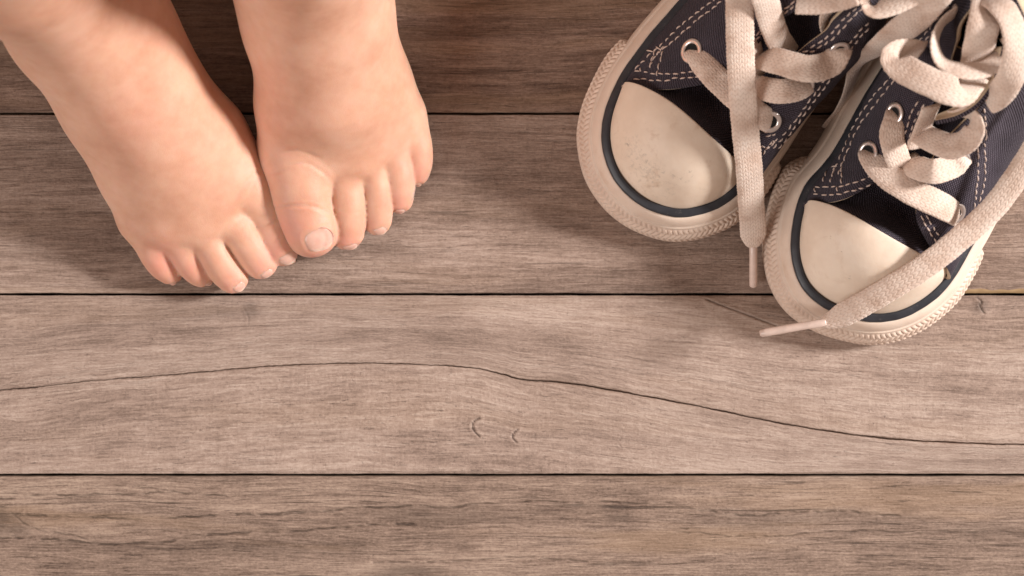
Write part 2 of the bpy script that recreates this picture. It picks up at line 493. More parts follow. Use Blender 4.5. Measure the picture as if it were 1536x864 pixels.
def surface_nets(field, lo, hi, h):
    n = [int(math.ceil((hi[i] - lo[i]) / h)) + 1 for i in range(3)]
    ax = [(lo[i] + h * np.arange(n[i])).astype(np.float32) for i in range(3)]
    vals = np.empty(n, np.float32)
    step = 24
    for i in range(0, n[0], step):
        g = np.stack(np.meshgrid(ax[0][i:i + step], ax[1], ax[2], indexing='ij'), -1)
        vals[i:i + step] = field(g)
    ins = vals < 0
    cell = np.zeros([k - 1 for k in n], np.int8)
    for dx in (0, 1):
        for dy in (0, 1):
            for dz in (0, 1):
                cell += ins[dx:n[0] - 1 + dx, dy:n[1] - 1 + dy, dz:n[2] - 1 + dz]
    act = (cell > 0) & (cell < 8)
    idx = -np.ones(act.shape, np.int64)
    I = np.argwhere(act)
    idx[act] = np.arange(len(I))
    acc = np.zeros((len(I), 3)); cnt = np.zeros(len(I))
    corners = [(a, b, c) for a in (0, 1) for b in (0, 1) for c in (0, 1)]
    for u in corners:
        for k in range(3):
            if u[k]: continue
            v = list(u); v[k] = 1
            fu = vals[I[:, 0] + u[0], I[:, 1] + u[1], I[:, 2] + u[2]]
            fv = vals[I[:, 0] + v[0], I[:, 1] + v[1], I[:, 2] + v[2]]
            m = (fu < 0) != (fv < 0)
            t = np.where(m, fu / (fu - fv + 1e-12), 0)
            pt = I + np.array(u) + 0.0
            pt[:, k] += t
            acc[m] += pt[m]; cnt[m] += 1
    V = acc / cnt[:, None] * h + np.array(lo)
    F = []
    for k in range(3):
        a, b = (k + 1) % 3, (k + 2) % 3
        s0 = [slice(None)] * 3; s1 = [slice(None)] * 3
        s0[k] = slice(0, n[k] - 1); s1[k] = slice(1, n[k])
        e = ins[tuple(s0)] != ins[tuple(s1)]
        E = np.argwhere(e)
        E = E[(E[:, a] > 0) & (E[:, b] > 0) & (E[:, a] < n[a] - 1) & (E[:, b] < n[b] - 1)]
        da = np.zeros(3, int); da[a] = 1
        db = np.zeros(3, int); db[b] = 1
        q = np.stack([idx[tuple((E - da - db).T)], idx[tuple((E - db).T)], idx[tuple(E.T)], idx[tuple((E - da).T)]], 1)
        flip = ~ins[tuple(E.T)]
        q[flip] = q[flip][:, ::-1]
        F.append(q)
    F = np.vstack(F)
    F = F[(F >= 0).all(1)]
    return V, F

def grad(field, V, e=0.25):
    g = np.stack([field(V + np.eye(3)[k] * e) - field(V - np.eye(3)[k] * e) for k in range(3)], -1)
    return g / (np.linalg.norm(g, axis=1, keepdims=True) + 1e-9)

def project(field, V, it=2):
    for _ in range(it):
        V = V - (field(V) * 0.9)[:, None] * grad(field, V)
    return V

def seg_dist(p, poly):
    best = np.full(len(p), 1e9)
    for a, b in zip(poly[:-1], poly[1:]):
        d = b - a
        t = np.clip(((p - a) @ d) / (d @ d + 1e-9), 0, 1)
        best = np.minimum(best, np.linalg.norm(p - a - t[:, None] * d, axis=1))
    return best

def nail_frame(field, nl):
    """centre on the skin, sideways, forward and outward directions of a nail"""
    c = P(nl['at'][0], nl['at'][1], nl['at'][2])
    d = np.array([math.cos(nl['dir']), math.sin(nl['dir']), 0.0])
    tilt = nl.get('tilt', 0.35)
    side = np.array([-d[1], d[0], 0.0])
    nz = math.cos(tilt) * np.array([0, 0, 1.0]) + math.sin(tilt) * d + nl.get('lean', 0.0) * side
    nz /= np.linalg.norm(nz)
    y = d - nz * (d @ nz); y /= np.linalg.norm(y)
    x = np.cross(y, nz)
    # walk in from outside along the outward direction
    q = c + nz * 25
    for _ in range(60):
        q = q - nz * max(float(field(q[None])[0]), 0) * 0.8
    return q, x, y, nz

def rrect(x, y, w, l, r):
    qx, qy = np.abs(x) - w + r, np.abs(y) - l + r
    return np.hypot(np.maximum(qx, 0), np.maximum(qy, 0)) + np.minimum(np.maximum(qx, qy), 0) - r

def build_foot(spec, person, label):
    field = foot_field(spec)
    V, F = surface_nets(field, spec['lo'], spec['hi'], 0.85)
    hi_ = V[:, 2] < 120
    V[hi_] = project(field, V[hi_], 2)
    N = grad(field, V)
    # ease the instep and ankle, leave the toes crisp
    dx_, dy_, c0, c1 = spec['ease']
    q = to_px(V)
    wgt = np.clip((c1 - q[:, 0] * dx_ - q[:, 1] * dy_) / (c1 - c0), 0, 1)
    wgt = np.where(V[:, 2] < 1.2, 0, wgt)[:, None] * 0.6
    ed = np.vstack([F[:, [0, 1]], F[:, [1, 2]], F[:, [2, 3]], F[:, [3, 0]]])
    cnt = np.bincount(ed[:, 0], minlength=len(V)) + 1e-9
    for arr, its in ((V, 90), (N, 60)):
        for _ in range(its):
            av = np.stack([np.bincount(ed[:, 0], weights=arr[ed[:, 1], k], minlength=len(V)) for k in range(3)], -1) / cnt[:, None]
            arr += wgt * (av - arr)
    for _ in range(2):
        av = np.stack([np.bincount(ed[:, 0], weights=V[ed[:, 1], k], minlength=len(V)) for k in range(3)], -1) / cnt[:, None]
        V += 0.5 * (V[:, 2:] > 1.2) * (av - V)
    N /= np.linalg.norm(N, axis=1, keepdims=True)
    disp = np.zeros(len(V)); pink = np.zeros(len(V))
    px = to_px(V)
    up = np.clip(N[:, 2] * 1.6, 0, 1)
    for poly, dep, wid in spec['creases']:
        c = catmull(np.array(poly, float), 30)
        d = seg_dist(px, c) * S
        ends = np.minimum(np.linalg.norm(px - c[0], axis=1), np.linalg.norm(px - c[-1], axis=1)) * S
        disp += (-dep * np.exp(-(d / wid) ** 2) + 0.35 * dep * np.exp(-((d - 2.2 * wid) / (1.3 * wid)) ** 2)) * up * np.clip(ends / 2.5 + 0.2, 0, 1)
    nails = []
    for nl in spec['nails']:
        q, x, y, nz = nail_frame(field, nl)
        nails.append((nl, q, x, y, nz))
        r = V - q
        lx, ly, lz = r @ x, r @ y, r @ nz
        near = (np.abs(lz) < 6) & (N @ nz > -0.2)
        w, l = nl['w'] / 2, nl['l'] / 2
        sd = rrect(lx, ly, w, l, min(w, l) * 0.6)
        tip = np.clip((ly / l - 0.55) / 0.4, 0, 1)
        g = -0.05 * np.exp(-(sd / 0.5) ** 2) + 0.26 * np.exp(-((sd - 1.0) / 0.8) ** 2) * (1 - tip) - 0.10 * (sd < 0)
        disp += np.where(near, g * nl.get('fold', 1.0), 0)
    for (x, y, r, a) in spec['pink']:
        pink = np.maximum(pink, a * np.exp(-(((px[:, 0] - x) ** 2 + (px[:, 1] - y) ** 2) / (r * r))))
    V2 = V + N * disp[:, None]
    o = mesh('foot', V2, F, SKIN, parent=person, label=label)
    at = o.data.attributes.new('pink', 'FLOAT', 'POINT')
    at.data.foreach_set('value', pink.astype(np.float32))
    for nl, q, x, y, nz in nails:
        w, l = nl['w'] / 2, nl['l'] / 2
        nu, nv = 17, 19
        pts, uv = [], []
        for j in range(nv):
            b = -1 + 2 * j / (nv - 1)
            for i in range(nu):
                a = -1 + 2 * i / (nu - 1)
                # rounded outline: squircle mapping of the square
                sx = a * math.sqrt(max(1 - 0.46 * b * b, 0)); sy = b * math.sqrt(max(1 - (0.50 if b < 0 else 0.42) * a * a, 0))
                pts.append(q + x * sx * w + y * sy * l + nz * 3.0)
                uv.append((i / (nu - 1), j / (nv - 1)))
        pts = np.array(pts); uv = np.array(uv)
        for _ in range(40):
            pts = pts - nz * (np.clip(field(pts), -1, 4) * 0.8)[:, None]
        hz = (pts - q) @ nz                      # never dip round the side of the toe
        lx = (pts - q) @ x / w
        pts += nz * np.maximum(-0.34 * w * lx ** 2 - 0.25 * l - hz, 0)[:, None]
        a = uv[:, 0] * 2 - 1; b = uv[:, 1] * 2 - 1
        edge = np.maximum(np.abs(a), np.abs(b)) ** 6
        lift = 0.12 - 0.42 * edge + 0.34 * np.clip((b - 0.5) / 0.5, 0, 1) * (1 - np.abs(a) ** 4)
        top = pts + nz * lift[:, None]
        low = top - nz * 0.45
        Vn = np.vstack([top, low])
        Fn = grid_faces(nv, nu)
        m = nu * nv
        Fn += [tuple(reversed([k + m for k in f])) for f in grid_faces(nv, nu)]
        rim = [i for i in range(nu)] + [j * nu + nu - 1 for j in range(1, nv)] + [(nv - 1) * nu + i for i in range(nu - 2, -1, -1)] + [j * nu for j in range(nv - 2, 0, -1)]
        for k in range(len(rim)):
            p0, p1 = rim[k], rim[(k + 1) % len(rim)]
            Fn.append((p1, p0, p0 + m, p1 + m))
        mesh('toenail', Vn, Fn, NAIL, parent=o, uv=np.vstack([uv, uv]))
    return o

D = math.radians
FOOT_R = dict(   # the foot nearer the middle of the floor
    body=[
        ([(436, 228, 16, 11.8), (440, 150, 26, 14), (452, 50, 40, 18.5), (452, -40, 44, 21)], 8),
        ([(505, 222, 16, 10.5), (492, 150, 31, 14), (476, 40, 46, 19), (462, -60, 62, 21)], 12),
        ([(545, 208, 15, 10), (522, 140, 29.5, 14), (490, 40, 44, 18.5), (468, -60, 62, 21)], 12),
        ([(574, 186, 12.5, 9.5), (546, 130, 22, 13.5), (502, 30, 38, 18)], 12),
        ([(600, 168, 11.5, 8.8), (560, 120, 16, 12.5), (504, 20, 26, 16), (480, -70, 24, 20)], 12),
        ([(469, -10, 48, 21), (458, -75, 85, 21.5), (446, -150, 130, 24.5), (410, -290, 200, 32), (355, -560, 330, 38)], 18),
        ([(470, -110, 22, 22), (455, -100, 60, 22)], 18),
        ([(452, 232, 14, 10), (486, 242, 13, 9.6), (540, 240, 12.5, 9.0), (570, 217, 11.5, 8.6), (598, 172, 10.5, 8.2)], 6),
    ],
    toes=[
        dict(pts=[(438, 222, 16, 11.4), (449, 268, 16.5, 11.5), (457, 314, 14, 10.6), (467, 344, 13.2, 10.5)], k=4.5),
        dict(pts=[(514, 240, 12, 6.6), (520, 288, 13.6, 6.6), (521, 325, 11.4, 6.7), (520, 348, 8.8, 6.6)], k=3.5),
        dict(pts=[(556, 235, 11.5, 5.0), (563, 272, 13.0, 5.0), (566, 308, 10.6, 5.2), (566, 332, 7.8, 5.2)], k=3.5),
        dict(pts=[(583, 210, 10.5, 5.3), (595, 246, 12.0, 5.2), (599, 277, 9.8, 5.3), (599, 299, 7.2, 5.2)], k=3.5),
        dict(pts=[(612, 178, 9.5, 5.6), (623, 210, 10.0, 5.5), (626, 238, 8.2, 5.4), (624, 258, 6.4, 5.1)], k=3.0),
    ],
    nails=[
        dict(at=(479, 357, 20), dir=D(-80), tilt=0.50, w=10.4, l=9.2, lean=-0.18, fold=0.8),
        dict(at=(526, 365, 10), dir=D(-84), tilt=1.0, w=5.8, l=3.8, lean=-0.15, fold=0.6),
        dict(at=(570, 345, 10), dir=D(-78), tilt=0.85, w=5.2, l=4.2, lean=-0.22, fold=0.6),
        dict(at=(600, 312, 8), dir=D(-88), tilt=1.0, w=4.4, l=3.2, lean=-0.10, fold=0.6),
        dict(at=(627, 271, 6), dir=D(-90), tilt=1.0, w=3.4, l=2.6, lean=-0.1, fold=0.6),
    ],
    creases=[
        ([(408, 312), (440, 308), (470, 310), (492, 318)], 0.42, 0.55),
        ([(432, 247), (460, 245), (484, 258), (494, 268)], 0.38, 0.6),
        ([(420, 230), (450, 226), (480, 238)], 0.22, 0.7),
        ([(502, 318), (522, 320), (542, 317)], 0.10, 0.5),
        ([(405, 262), (425, 255), (440, 252)], 0.22, 0.6),
    ],
    pink=[(425, 345, 38, 0.55), (470, 380, 25, 0.5), (520, 365, 22, 0.5), (598, 305, 20, 0.45), (625, 262, 18, 0.45), (400, 270, 30, 0.2), (555, 340, 20, 0.3), (610, 240, 26, 0.2), (395, 190, 50, 0.15),
          (410, 120, 40, 0.15)],
    dent=[(492, 272, 19, 3.6, 1.5), (547, 272, 17, 3.0, 1.2), (577, 250, 16, 3.0, 1.2), (606, 204, 14, 3.6, 1.5)],
    ease=(0.0, 1.0, 130, 195),
    lo=(-125, 10, 0), hi=(-18, 212, 312),
)
FOOT_L = dict(   # the foot whose big toe slips under the other one
    body=[
        ([(372, 276, 12.5, 10.6), (312, 200, 18, 13.5), (224, 122, 31, 17.5), (160, 46, 48, 19.5)], 9),
        ([(336, 305, 13.5, 10), (282, 214, 25, 14), (208, 130, 43, 18.5), (155, 44, 57, 20.5)], 12),
        ([(296, 326, 13.5, 10), (256, 230, 27, 14), (195, 138, 44, 18.5), (148, 54, 57, 20.5)], 12),
        ([(254, 330, 12.5, 9.5), (226, 248, 22, 13.5), (182, 146, 36, 18.5)], 12),
        ([(218, 328, 11.5, 8.6), (200, 262, 16, 12.5), (165, 160, 26, 17), (122, 75, 24, 18)], 12),
        ([(144, 54, 50, 21.5), (86, -3, 85, 22.5), (12, -80, 130, 27), (-80, -240, 200, 35), (-205, -450, 330, 41)], 18),
        ([(105, 20, 22, 19), (98, 0, 60, 20)], 18),
        ([(213, 325, 10.5, 8.2), (258, 332, 12.0, 8.8), (302, 328, 12.8, 9.2), (334, 298, 13.0, 9.2)], 6),
    ],
    toes=[
        dict(pts=[(374, 276, 12.5, 10.4), (402, 318, 10.4, 8.4), (414, 348, 9.8, 8.3), (424, 367, 9.2, 8.0)], k=3.0),
        dict(pts=[(342, 322, 12.5, 6.4), (363, 352, 14.0, 6.3), (380, 377, 12.0, 6.4), (391, 393, 10, 6.4)], k=3.5),
        dict(pts=[(302, 346, 12.0, 5.7), (321, 378, 13.4, 5.6), (336, 402, 11.2, 5.8), (349, 416, 9, 6.0)], k=3.5),
        dict(pts=[(260, 346, 11.0, 5.2), (276, 377, 12.2, 5.2), (289, 397, 9.8, 5.4), (301, 409, 7.4, 5.4)], k=3.5),
        dict(pts=[(217, 342, 10.0, 5.9), (231, 373, 10.2, 5.9), (243, 393, 8.4, 5.7), (255, 406, 6.6, 5.1)], k=3.0),
    ],
    nails=[
        dict(at=(427, 376, 10), dir=D(-60), tilt=0.75, w=7.6, l=5.6, fold=0.6),
        dict(at=(398, 407, 12), dir=D(-52), tilt=0.85, w=5.4, l=4.0, fold=0.6),
        dict(at=(357, 428, 11), dir=D(-48), tilt=0.72, w=5.4, l=4.4, fold=0.6),
        dict(at=(308, 417, 6), dir=D(-50), tilt=1.0, w=3.8, l=2.8, fold=0.6),
        dict(at=(256, 416, 5), dir=D(-60), tilt=1.05, w=3.2, l=2.4, fold=0.6),
    ],
    creases=[
        ([(392, 340), (404, 336), (418, 326)], 0.32, 0.5),
        ([(352, 300), (372, 272), (392, 252)], 0.22, 0.7),
        ([(408, 366), (415, 360), (421, 354)], 0.25, 0.45),
        ([(372, 292), (384, 270), (392, 258)], 0.16, 0.5),
        ([(350, 352), (362, 344), (372, 334)], 0.14, 0.5),
    ],
    pink=[(245, 395, 30, 0.55), (290, 405, 24, 0.4), (415, 380, 26, 0.5), (350, 425, 22, 0.45), (395, 402, 22, 0.45), (200, 190, 60, 0.12)],
    dent=[(362, 318, 18, 5.0, 2.6), (321, 357, 17, 3.0, 1.2), (277, 361, 16, 3.0, 1.2), (228, 355, 14, 3.0, 1.2)],
    ease=(0.5, 0.86, 300, 375),
    lo=(-225, -10, 0), hi=(-80, 205, 312),
)
person = empty('person', P(330, 120, 0), 'barefoot small child standing on the boards, only feet and ankles in view', 'person')
build_foot(FOOT_R, person, 'bare foot whose big toe lies over the toe of the other foot')
build_foot(FOOT_L, person, 'bare foot in the corner with its big toe tucked under the other')
# ------------------------------------------------------------------ a pair of small canvas sneakers
def canvas_material():
    n = Nodes('navy_canvas')
    u, v, _ = n.sep(n.uv())
    pu = n.math('MULTIPLY', u, 6.2832 / 1.15)
    pv = n.math('MULTIPLY', v, 6.2832 / 1.15)
    wob = n.math('MULTIPLY', n.noise(n.obj(), 260, 2), 3.0)
    a = n.math('SINE', n.math('ADD', pu, wob)); b = n.math('SINE', n.math('ADD', pv, wob))
    over = n.math('MULTIPLY', a, b)
    over = n.math('MULTIPLY_ADD', over, 0.5, 0.5)
    slub = n.noise(n.comb(n.math('MULTIPLY', u, 0.25), n.math('MULTIPLY', v, 2.2)), 1, 3)
    fade = n.noise(n.obj(), 45, 4, 0.6)
    t = n.math('ADD', n.math('MULTIPLY', over, 0.52), n.math('ADD', n.math('MULTIPLY', slub, 0.28), n.math('MULTIPLY', fade, 0.30)))
    col = n.ramp(t, [(0.22, (0.009, 0.007, 0.010)), (0.56, (0.040, 0.030, 0.040)), (0.84, (0.140, 0.116, 0.148))])
    lint = n.step(n.noise(n.obj(), 1700, 2, 0.8), 0.72, 0.78)
    col = n.mix(n.math('MULTIPLY', lint, 0.25), col, (0.32, 0.27, 0.25))
    return n.out(Base_Color=col, Roughness=0.85, Normal=n.bump(n.math('ADD', over, n.math('MULTIPLY', slub, 0.5)), 1.0, 0.0005),
                 Specular_IOR_Level=0.15, Sheen_Weight=0.06, Sheen_Roughness=0.5)

def rubber_material(name, c0, c1, dirt, smudges=()):
    n = Nodes(name)
    o = n.obj()
    big = n.noise(o, 42, 4, 0.6)
    sm = n.noise(o, 260, 3, 0.7)
    col = n.ramp(big, [(0.30, c0), (0.66, c1)])
    stain = n.step(n.noise(o, 75, 5, 0.7, 0.5), 0.54, 0.72)
    col = n.mix(n.math('MULTIPLY', stain, dirt), col, (0.46, 0.30, 0.19))
    fleck = n.math('MULTIPLY', n.step(sm, 0.69, 0.76), n.step(big, 0.45, 0.62))
    col = n.mix(n.math('MULTIPLY', fleck, 0.5), col, (0.26, 0.18, 0.12))
    pos = n.new('ShaderNodeNewGeometry').outputs['Position']
    for (px, py, z, r, amt) in smudges:       # scuffs with a shape of their own
        c = P(px, py, z) * 0.001
        dd = n.vmath('DISTANCE', pos, tuple(c))
        m = n.math('MULTIPLY', n.step(n.math('ADD', dd, n.math('MULTIPLY', n.math('SUBTRACT', n.noise(o, 420, 4, 0.7), 0.5), r * 0.0034)), r * 0.001, r * 0.0002), n.step(n.noise(o, 900, 3, 0.7), 0.40, 0.62))
        col = n.mix(n.math('MULTIPLY', m, amt), col, (0.13, 0.115, 0.10))
    return n.out(Base_Color=col, Roughness=n.math('ADD', 0.40, n.math('MULTIPLY', sm, 0.25)), Specular_IOR_Level=0.4,
                 Subsurface_Weight=0.12, Subsurface_Radius=(1, 0.7, 0.5), Subsurface_Scale=0.0015,
                 Normal=n.bump(n.math('ADD', sm, n.math('MULTIPLY', big, 1.2)), 0.25, 0.0004))

def stripe_material():
    n = Nodes('dark_stripe')
    o = n.obj()
    w = n.noise(o, 500, 4, 0.7)
    col = n.ramp(n.noise(o, 120, 4, 0.7), [(0.3, (0.019, 0.020, 0.025)), (0.7, (0.037, 0.038, 0.045))])
    col = n.mix(n.math('MULTIPLY', n.step(w, 0.62, 0.72), 0.3), col, (0.20, 0.17, 0.15))
    return n.out(Base_Color=col, Roughness=0.42, Specular_IOR_Level=0.4)

def lace_material():
    n = Nodes('lace_cotton')
    u, v, _ = n.sep(n.uv())                      # u along, v across, both in mm
    per, cw = 2.0, 0.95
    cv = n.math('DIVIDE', v, cw)
    fr = n.math('ABSOLUTE', n.math('SUBTRACT', n.math('FRACT', n.math('MULTIPLY', cv, 0.5)), 0.5))      # zig-zag over two columns
    ph = n.math('ADD', n.math('DIVIDE', u, per), n.math('MULTIPLY', fr, 1.1))
    ph = n.math('ADD', ph, n.math('MULTIPLY', n.noise(n.comb(n.math('MULTIPLY', u, .4), n.math('MULTIPLY', v, .4)), 1, 2), 0.9))
    st = n.math('ABSOLUTE', n.math('SINE', n.math('MULTIPLY', ph, 3.14159)))
    colm = n.math('ABSOLUTE', n.math('SINE', n.math('MULTIPLY', cv, 3.14159)))
    knit = n.math('MULTIPLY', n.math('POWER', st, 0.55), n.math('POWER', n.math('ADD', n.math('MULTIPLY', colm, 0.75), 0.25), 0.6))
    fuzz = n.noise(n.obj(), 1500, 3, 0.7)
    dirt = n.noise(n.obj(), 95, 4, 0.65)
    base = n.ramp(dirt, [(0.32, (0.55, 0.40, 0.315)), (0.50, (0.69, 0.55, 0.46)), (0.70, (0.77, 0.65, 0.56))])
    col = n.mix(n.math('MULTIPLY', n.step(knit, 0.55, 0.12), 0.46), base, (0.40, 0.27, 0.20))
    col = n.mix(n.math('MULTIPLY', fuzz, 0.12), col, (0.50, 0.36, 0.27))
    h = n.math('ADD', knit, n.math('MULTIPLY', fuzz, 0.35))
    return n.out(Base_Color=col, Roughness=0.9, Specular_IOR_Level=0.15, Sheen_Weight=0.2, Sheen_Roughness=0.6,
                 Normal=n.bump(h, 0.5, 0.00034), Subsurface_Weight=0.1, Subsurface_Radius=(1, .7, .5), Subsurface_Scale=0.001)

def plain(name, c, rough, **kw):
    n = Nodes(name)
    k = n.noise(n.obj(), 300, 3, 0.6)
    col = n.ramp(k, [(0.3, tuple(x * 0.82 for x in c)), (0.7, c)])
    return n.out(Base_Color=col, Roughness=rough, **kw)

CANVAS = canvas_material()
RUB_CAP1 = rubber_material('toe_cap_rubber', (0.60, 0.465, 0.355), (0.75, 0.625, 0.505), 0.50,
                           [(1028, 274, 40, 4.0, 0.8), (1040, 258, 41, 2.2, 0.6), (1003, 293, 38, 2.0, 0.45), (940, 217, 32, 1.4, 0.5), (985, 295, 36, 3.0, 0.25), (965, 268, 34, 10.0, 0.22), (990, 290, 35, 8.0, 0.2), (948, 225, 33, 7.0, 0.16), (1062, 290, 36, 5.0, 0.15)])
RUB_CAP2 = rubber_material('toe_cap_rubber_clean', (0.62, 0.485, 0.375), (0.77, 0.65, 0.53), 0.24, [(1296, 405, 38, 1.2, 0.5), (1275, 416, 36, 0.9, 0.5)])
RUBBER = rubber_material('side_rubber', (0.61, 0.47, 0.375), (0.74, 0.61, 0.505), 0.28)
BUMPER = rubber_material('bumper_rubber', (0.56, 0.42, 0.335), (0.71, 0.575, 0.475), 0.36)
STRIPE = stripe_material()
LACE = lace_material()
AGLET = plain('aglet_plastic', (0.72, 0.56, 0.48), 0.3, Specular_IOR_Level=0.5)
THREAD = plain('pale_thread', (0.62, 0.48, 0.41), 0.8)
LINING = plain('cream_lining', (0.60, 0.46, 0.32), 0.9)
METAL = plain('eyelet_metal', (0.78, 0.70, 0.66), 0.28, Metallic=0.85)
HOLE_SHADE = plain('eyelet_hole_shade', (0.006, 0.005, 0.005), 0.9)  # near-black colour standing in for the shade inside an eyelet

def inset_curve(C, d):
    """closed plan curve moved inwards by d (number or one per point)"""
    t = np.roll(C, -1, 0) - np.roll(C, 1, 0)
    t /= np.linalg.norm(t, axis=1, keepdims=True) + 1e-9
    nrm = np.stack([-t[:, 1], t[:, 0]], -1)
    area = 0.5 * np.sum(C[:, 0] * np.roll(C[:, 1], -1) - C[:, 1] * np.roll(C[:, 0], -1))
    if area < 0: nrm = -nrm
    for _ in range(30):
        nrm = (np.roll(nrm, 1, 0) + nrm * 2 + np.roll(nrm, -1, 0))
        nrm /= np.linalg.norm(nrm, axis=1, keepdims=True)
    return C + nrm * (np.asarray(d)[:, None] if np.ndim(d) else d)

def sweep_band(C, prof, f):
    """rings of the profile (inset, z) along closed curve C; f adds to the inset"""
    rings = []
    for ins, z in prof:
        q = inset_curve(C, ins + f)
        rings.append(np.c_[q, np.full(len(q), z)])
    return np.stack(rings, 1)          # n x profile x 3

def ribbon(pts, width=9.3, thick=1.7, step=0.55, taper=(0, 0), surf=None, seed=0):
    """flat woven lace along control points (px, py, z or '+dz', roll in degrees[, width factor])"""
    C = []
    for p in pts:
        px, py, z, roll = p[:4]
        wf = p[4] if len(p) > 4 else 1.0
        if isinstance(z, str):
            z = surf(px, py) + float(z)
        C.append((*P(px, py, z), roll, wf))
    C = np.array(C)
    L = np.sum(np.linalg.norm(np.diff(C[:, :3], axis=0), axis=1))
    n = max(int(L / step), 12)
    Q = catmull(C, n)
    X = Q[:, :3]
    s = np.r_[0, np.cumsum(np.linalg.norm(np.diff(X, axis=0), axis=1))]
    T = np.gradient(X, axis=0); T /= np.linalg.norm(T, axis=1, keepdims=True)
    side = np.cross(T, [0, 0, 1.0])
    ln = np.linalg.norm(side, axis=1, keepdims=True)
    side = side / np.maximum(ln, 1e-6)
    for i in range(1, n):
        if ln[i] < 0.12: side[i] = side[i - 1]
        elif side[i] @ side[i - 1] < -0.2: side[i] = -side[i]
    for _ in range(6):
        side[1:-1] = side[:-2] + 2 * side[1:-1] + side[2:]
        side -= T * np.sum(side * T, 1, keepdims=True)
        side /= np.linalg.norm(side, axis=1, keepdims=True)
    up = np.cross(side, T)
    r = np.radians(Q[:, 3])[:, None]
    sd = side * np.cos(r) + up * np.sin(r)
    nn = -side * np.sin(r) + up * np.cos(r)
    w = width * 0.5 * Q[:, 4]
    rng = np.random.default_rng(seed)
    if taper[0]: w = w * (0.22 + 0.78 * np.sqrt(np.clip(s / taper[0], 0, 1)))
    if taper[1]: w = w * (0.22 + 0.78 * np.sqrt(np.clip((s[-1] - s) / taper[1], 0, 1)))
    th = thick * 0.5 * np.where(w < width * 0.2, 1.15, 1.0)
    m = 18
    ang = np.linspace(0, 2 * np.pi, m, endpoint=False)
    ex = np.sign(np.cos(ang)) * np.abs(np.cos(ang)) ** 0.55
    ey = np.sign(np.sin(ang)) * np.abs(np.sin(ang)) ** 0.9
    edge = 1 + 0.022 * np.sin(s * 2 * np.pi / 1.45 + rng.uniform(0, 6)) + 0.012 * np.sin(s * 0.8 + 1)
    cup = 0.10
    V = X[:, None] + sd[:, None] * (w * edge)[:, None, None] * ex[None, :, None] + nn[:, None] * (th[:, None] * ey[None] - cup * w[:, None] * (ex[None] ** 2))[:, :, None]
    UV = np.stack([np.broadcast_to(s[:, None], (n, m)), np.broadcast_to((ex * width * 0.5)[None], (n, m)) + 40], -1)
    F = grid_faces(n, m, closed_v=True)
    V = V.reshape(-1, 3); UV = UV.reshape(-1, 2)
    F += [tuple(range(m)), tuple(range((n - 1) * m, n * m))[::-1]]
    return V, F, UV

def tube(path, rad, m=10):
    path = np.asarray(path, float); n = len(path)
    T = np.gradient(path, axis=0); T /= np.linalg.norm(T, axis=1, keepdims=True)
    a = np.cross(T, [0, 0, 1.0]); a /= np.linalg.norm(a, axis=1, keepdims=True) + 1e-9
    b = np.cross(a, T)
    ang = np.linspace(0, 2 * np.pi, m, endpoint=False)
    rad = np.broadcast_to(rad, (n,))
    V = path[:, None] + rad[:, None, None] * (a[:, None] * np.cos(ang)[None, :, None] + b[:, None] * np.sin(ang)[None, :, None])
    return V.reshape(-1, 3), grid_faces(n, m, closed_v=True) + [tuple(range(m)), tuple(range((n - 1) * m, n * m))[::-1]]

def join(parts):
    V, F, U, k = [], [], [], 0
    for p in parts:
        V.append(p[0]); F += [tuple(i + k for i in f) for f in p[1]]
        if len(p) > 2: U.append(p[2])
        k += len(p[0])
    return np.vstack(V), F, (np.vstack(U) if U else None)

def mmlen(pts):
    return np.r_[0, np.cumsum(np.linalg.norm(np.diff(pts, axis=0), axis=1))]

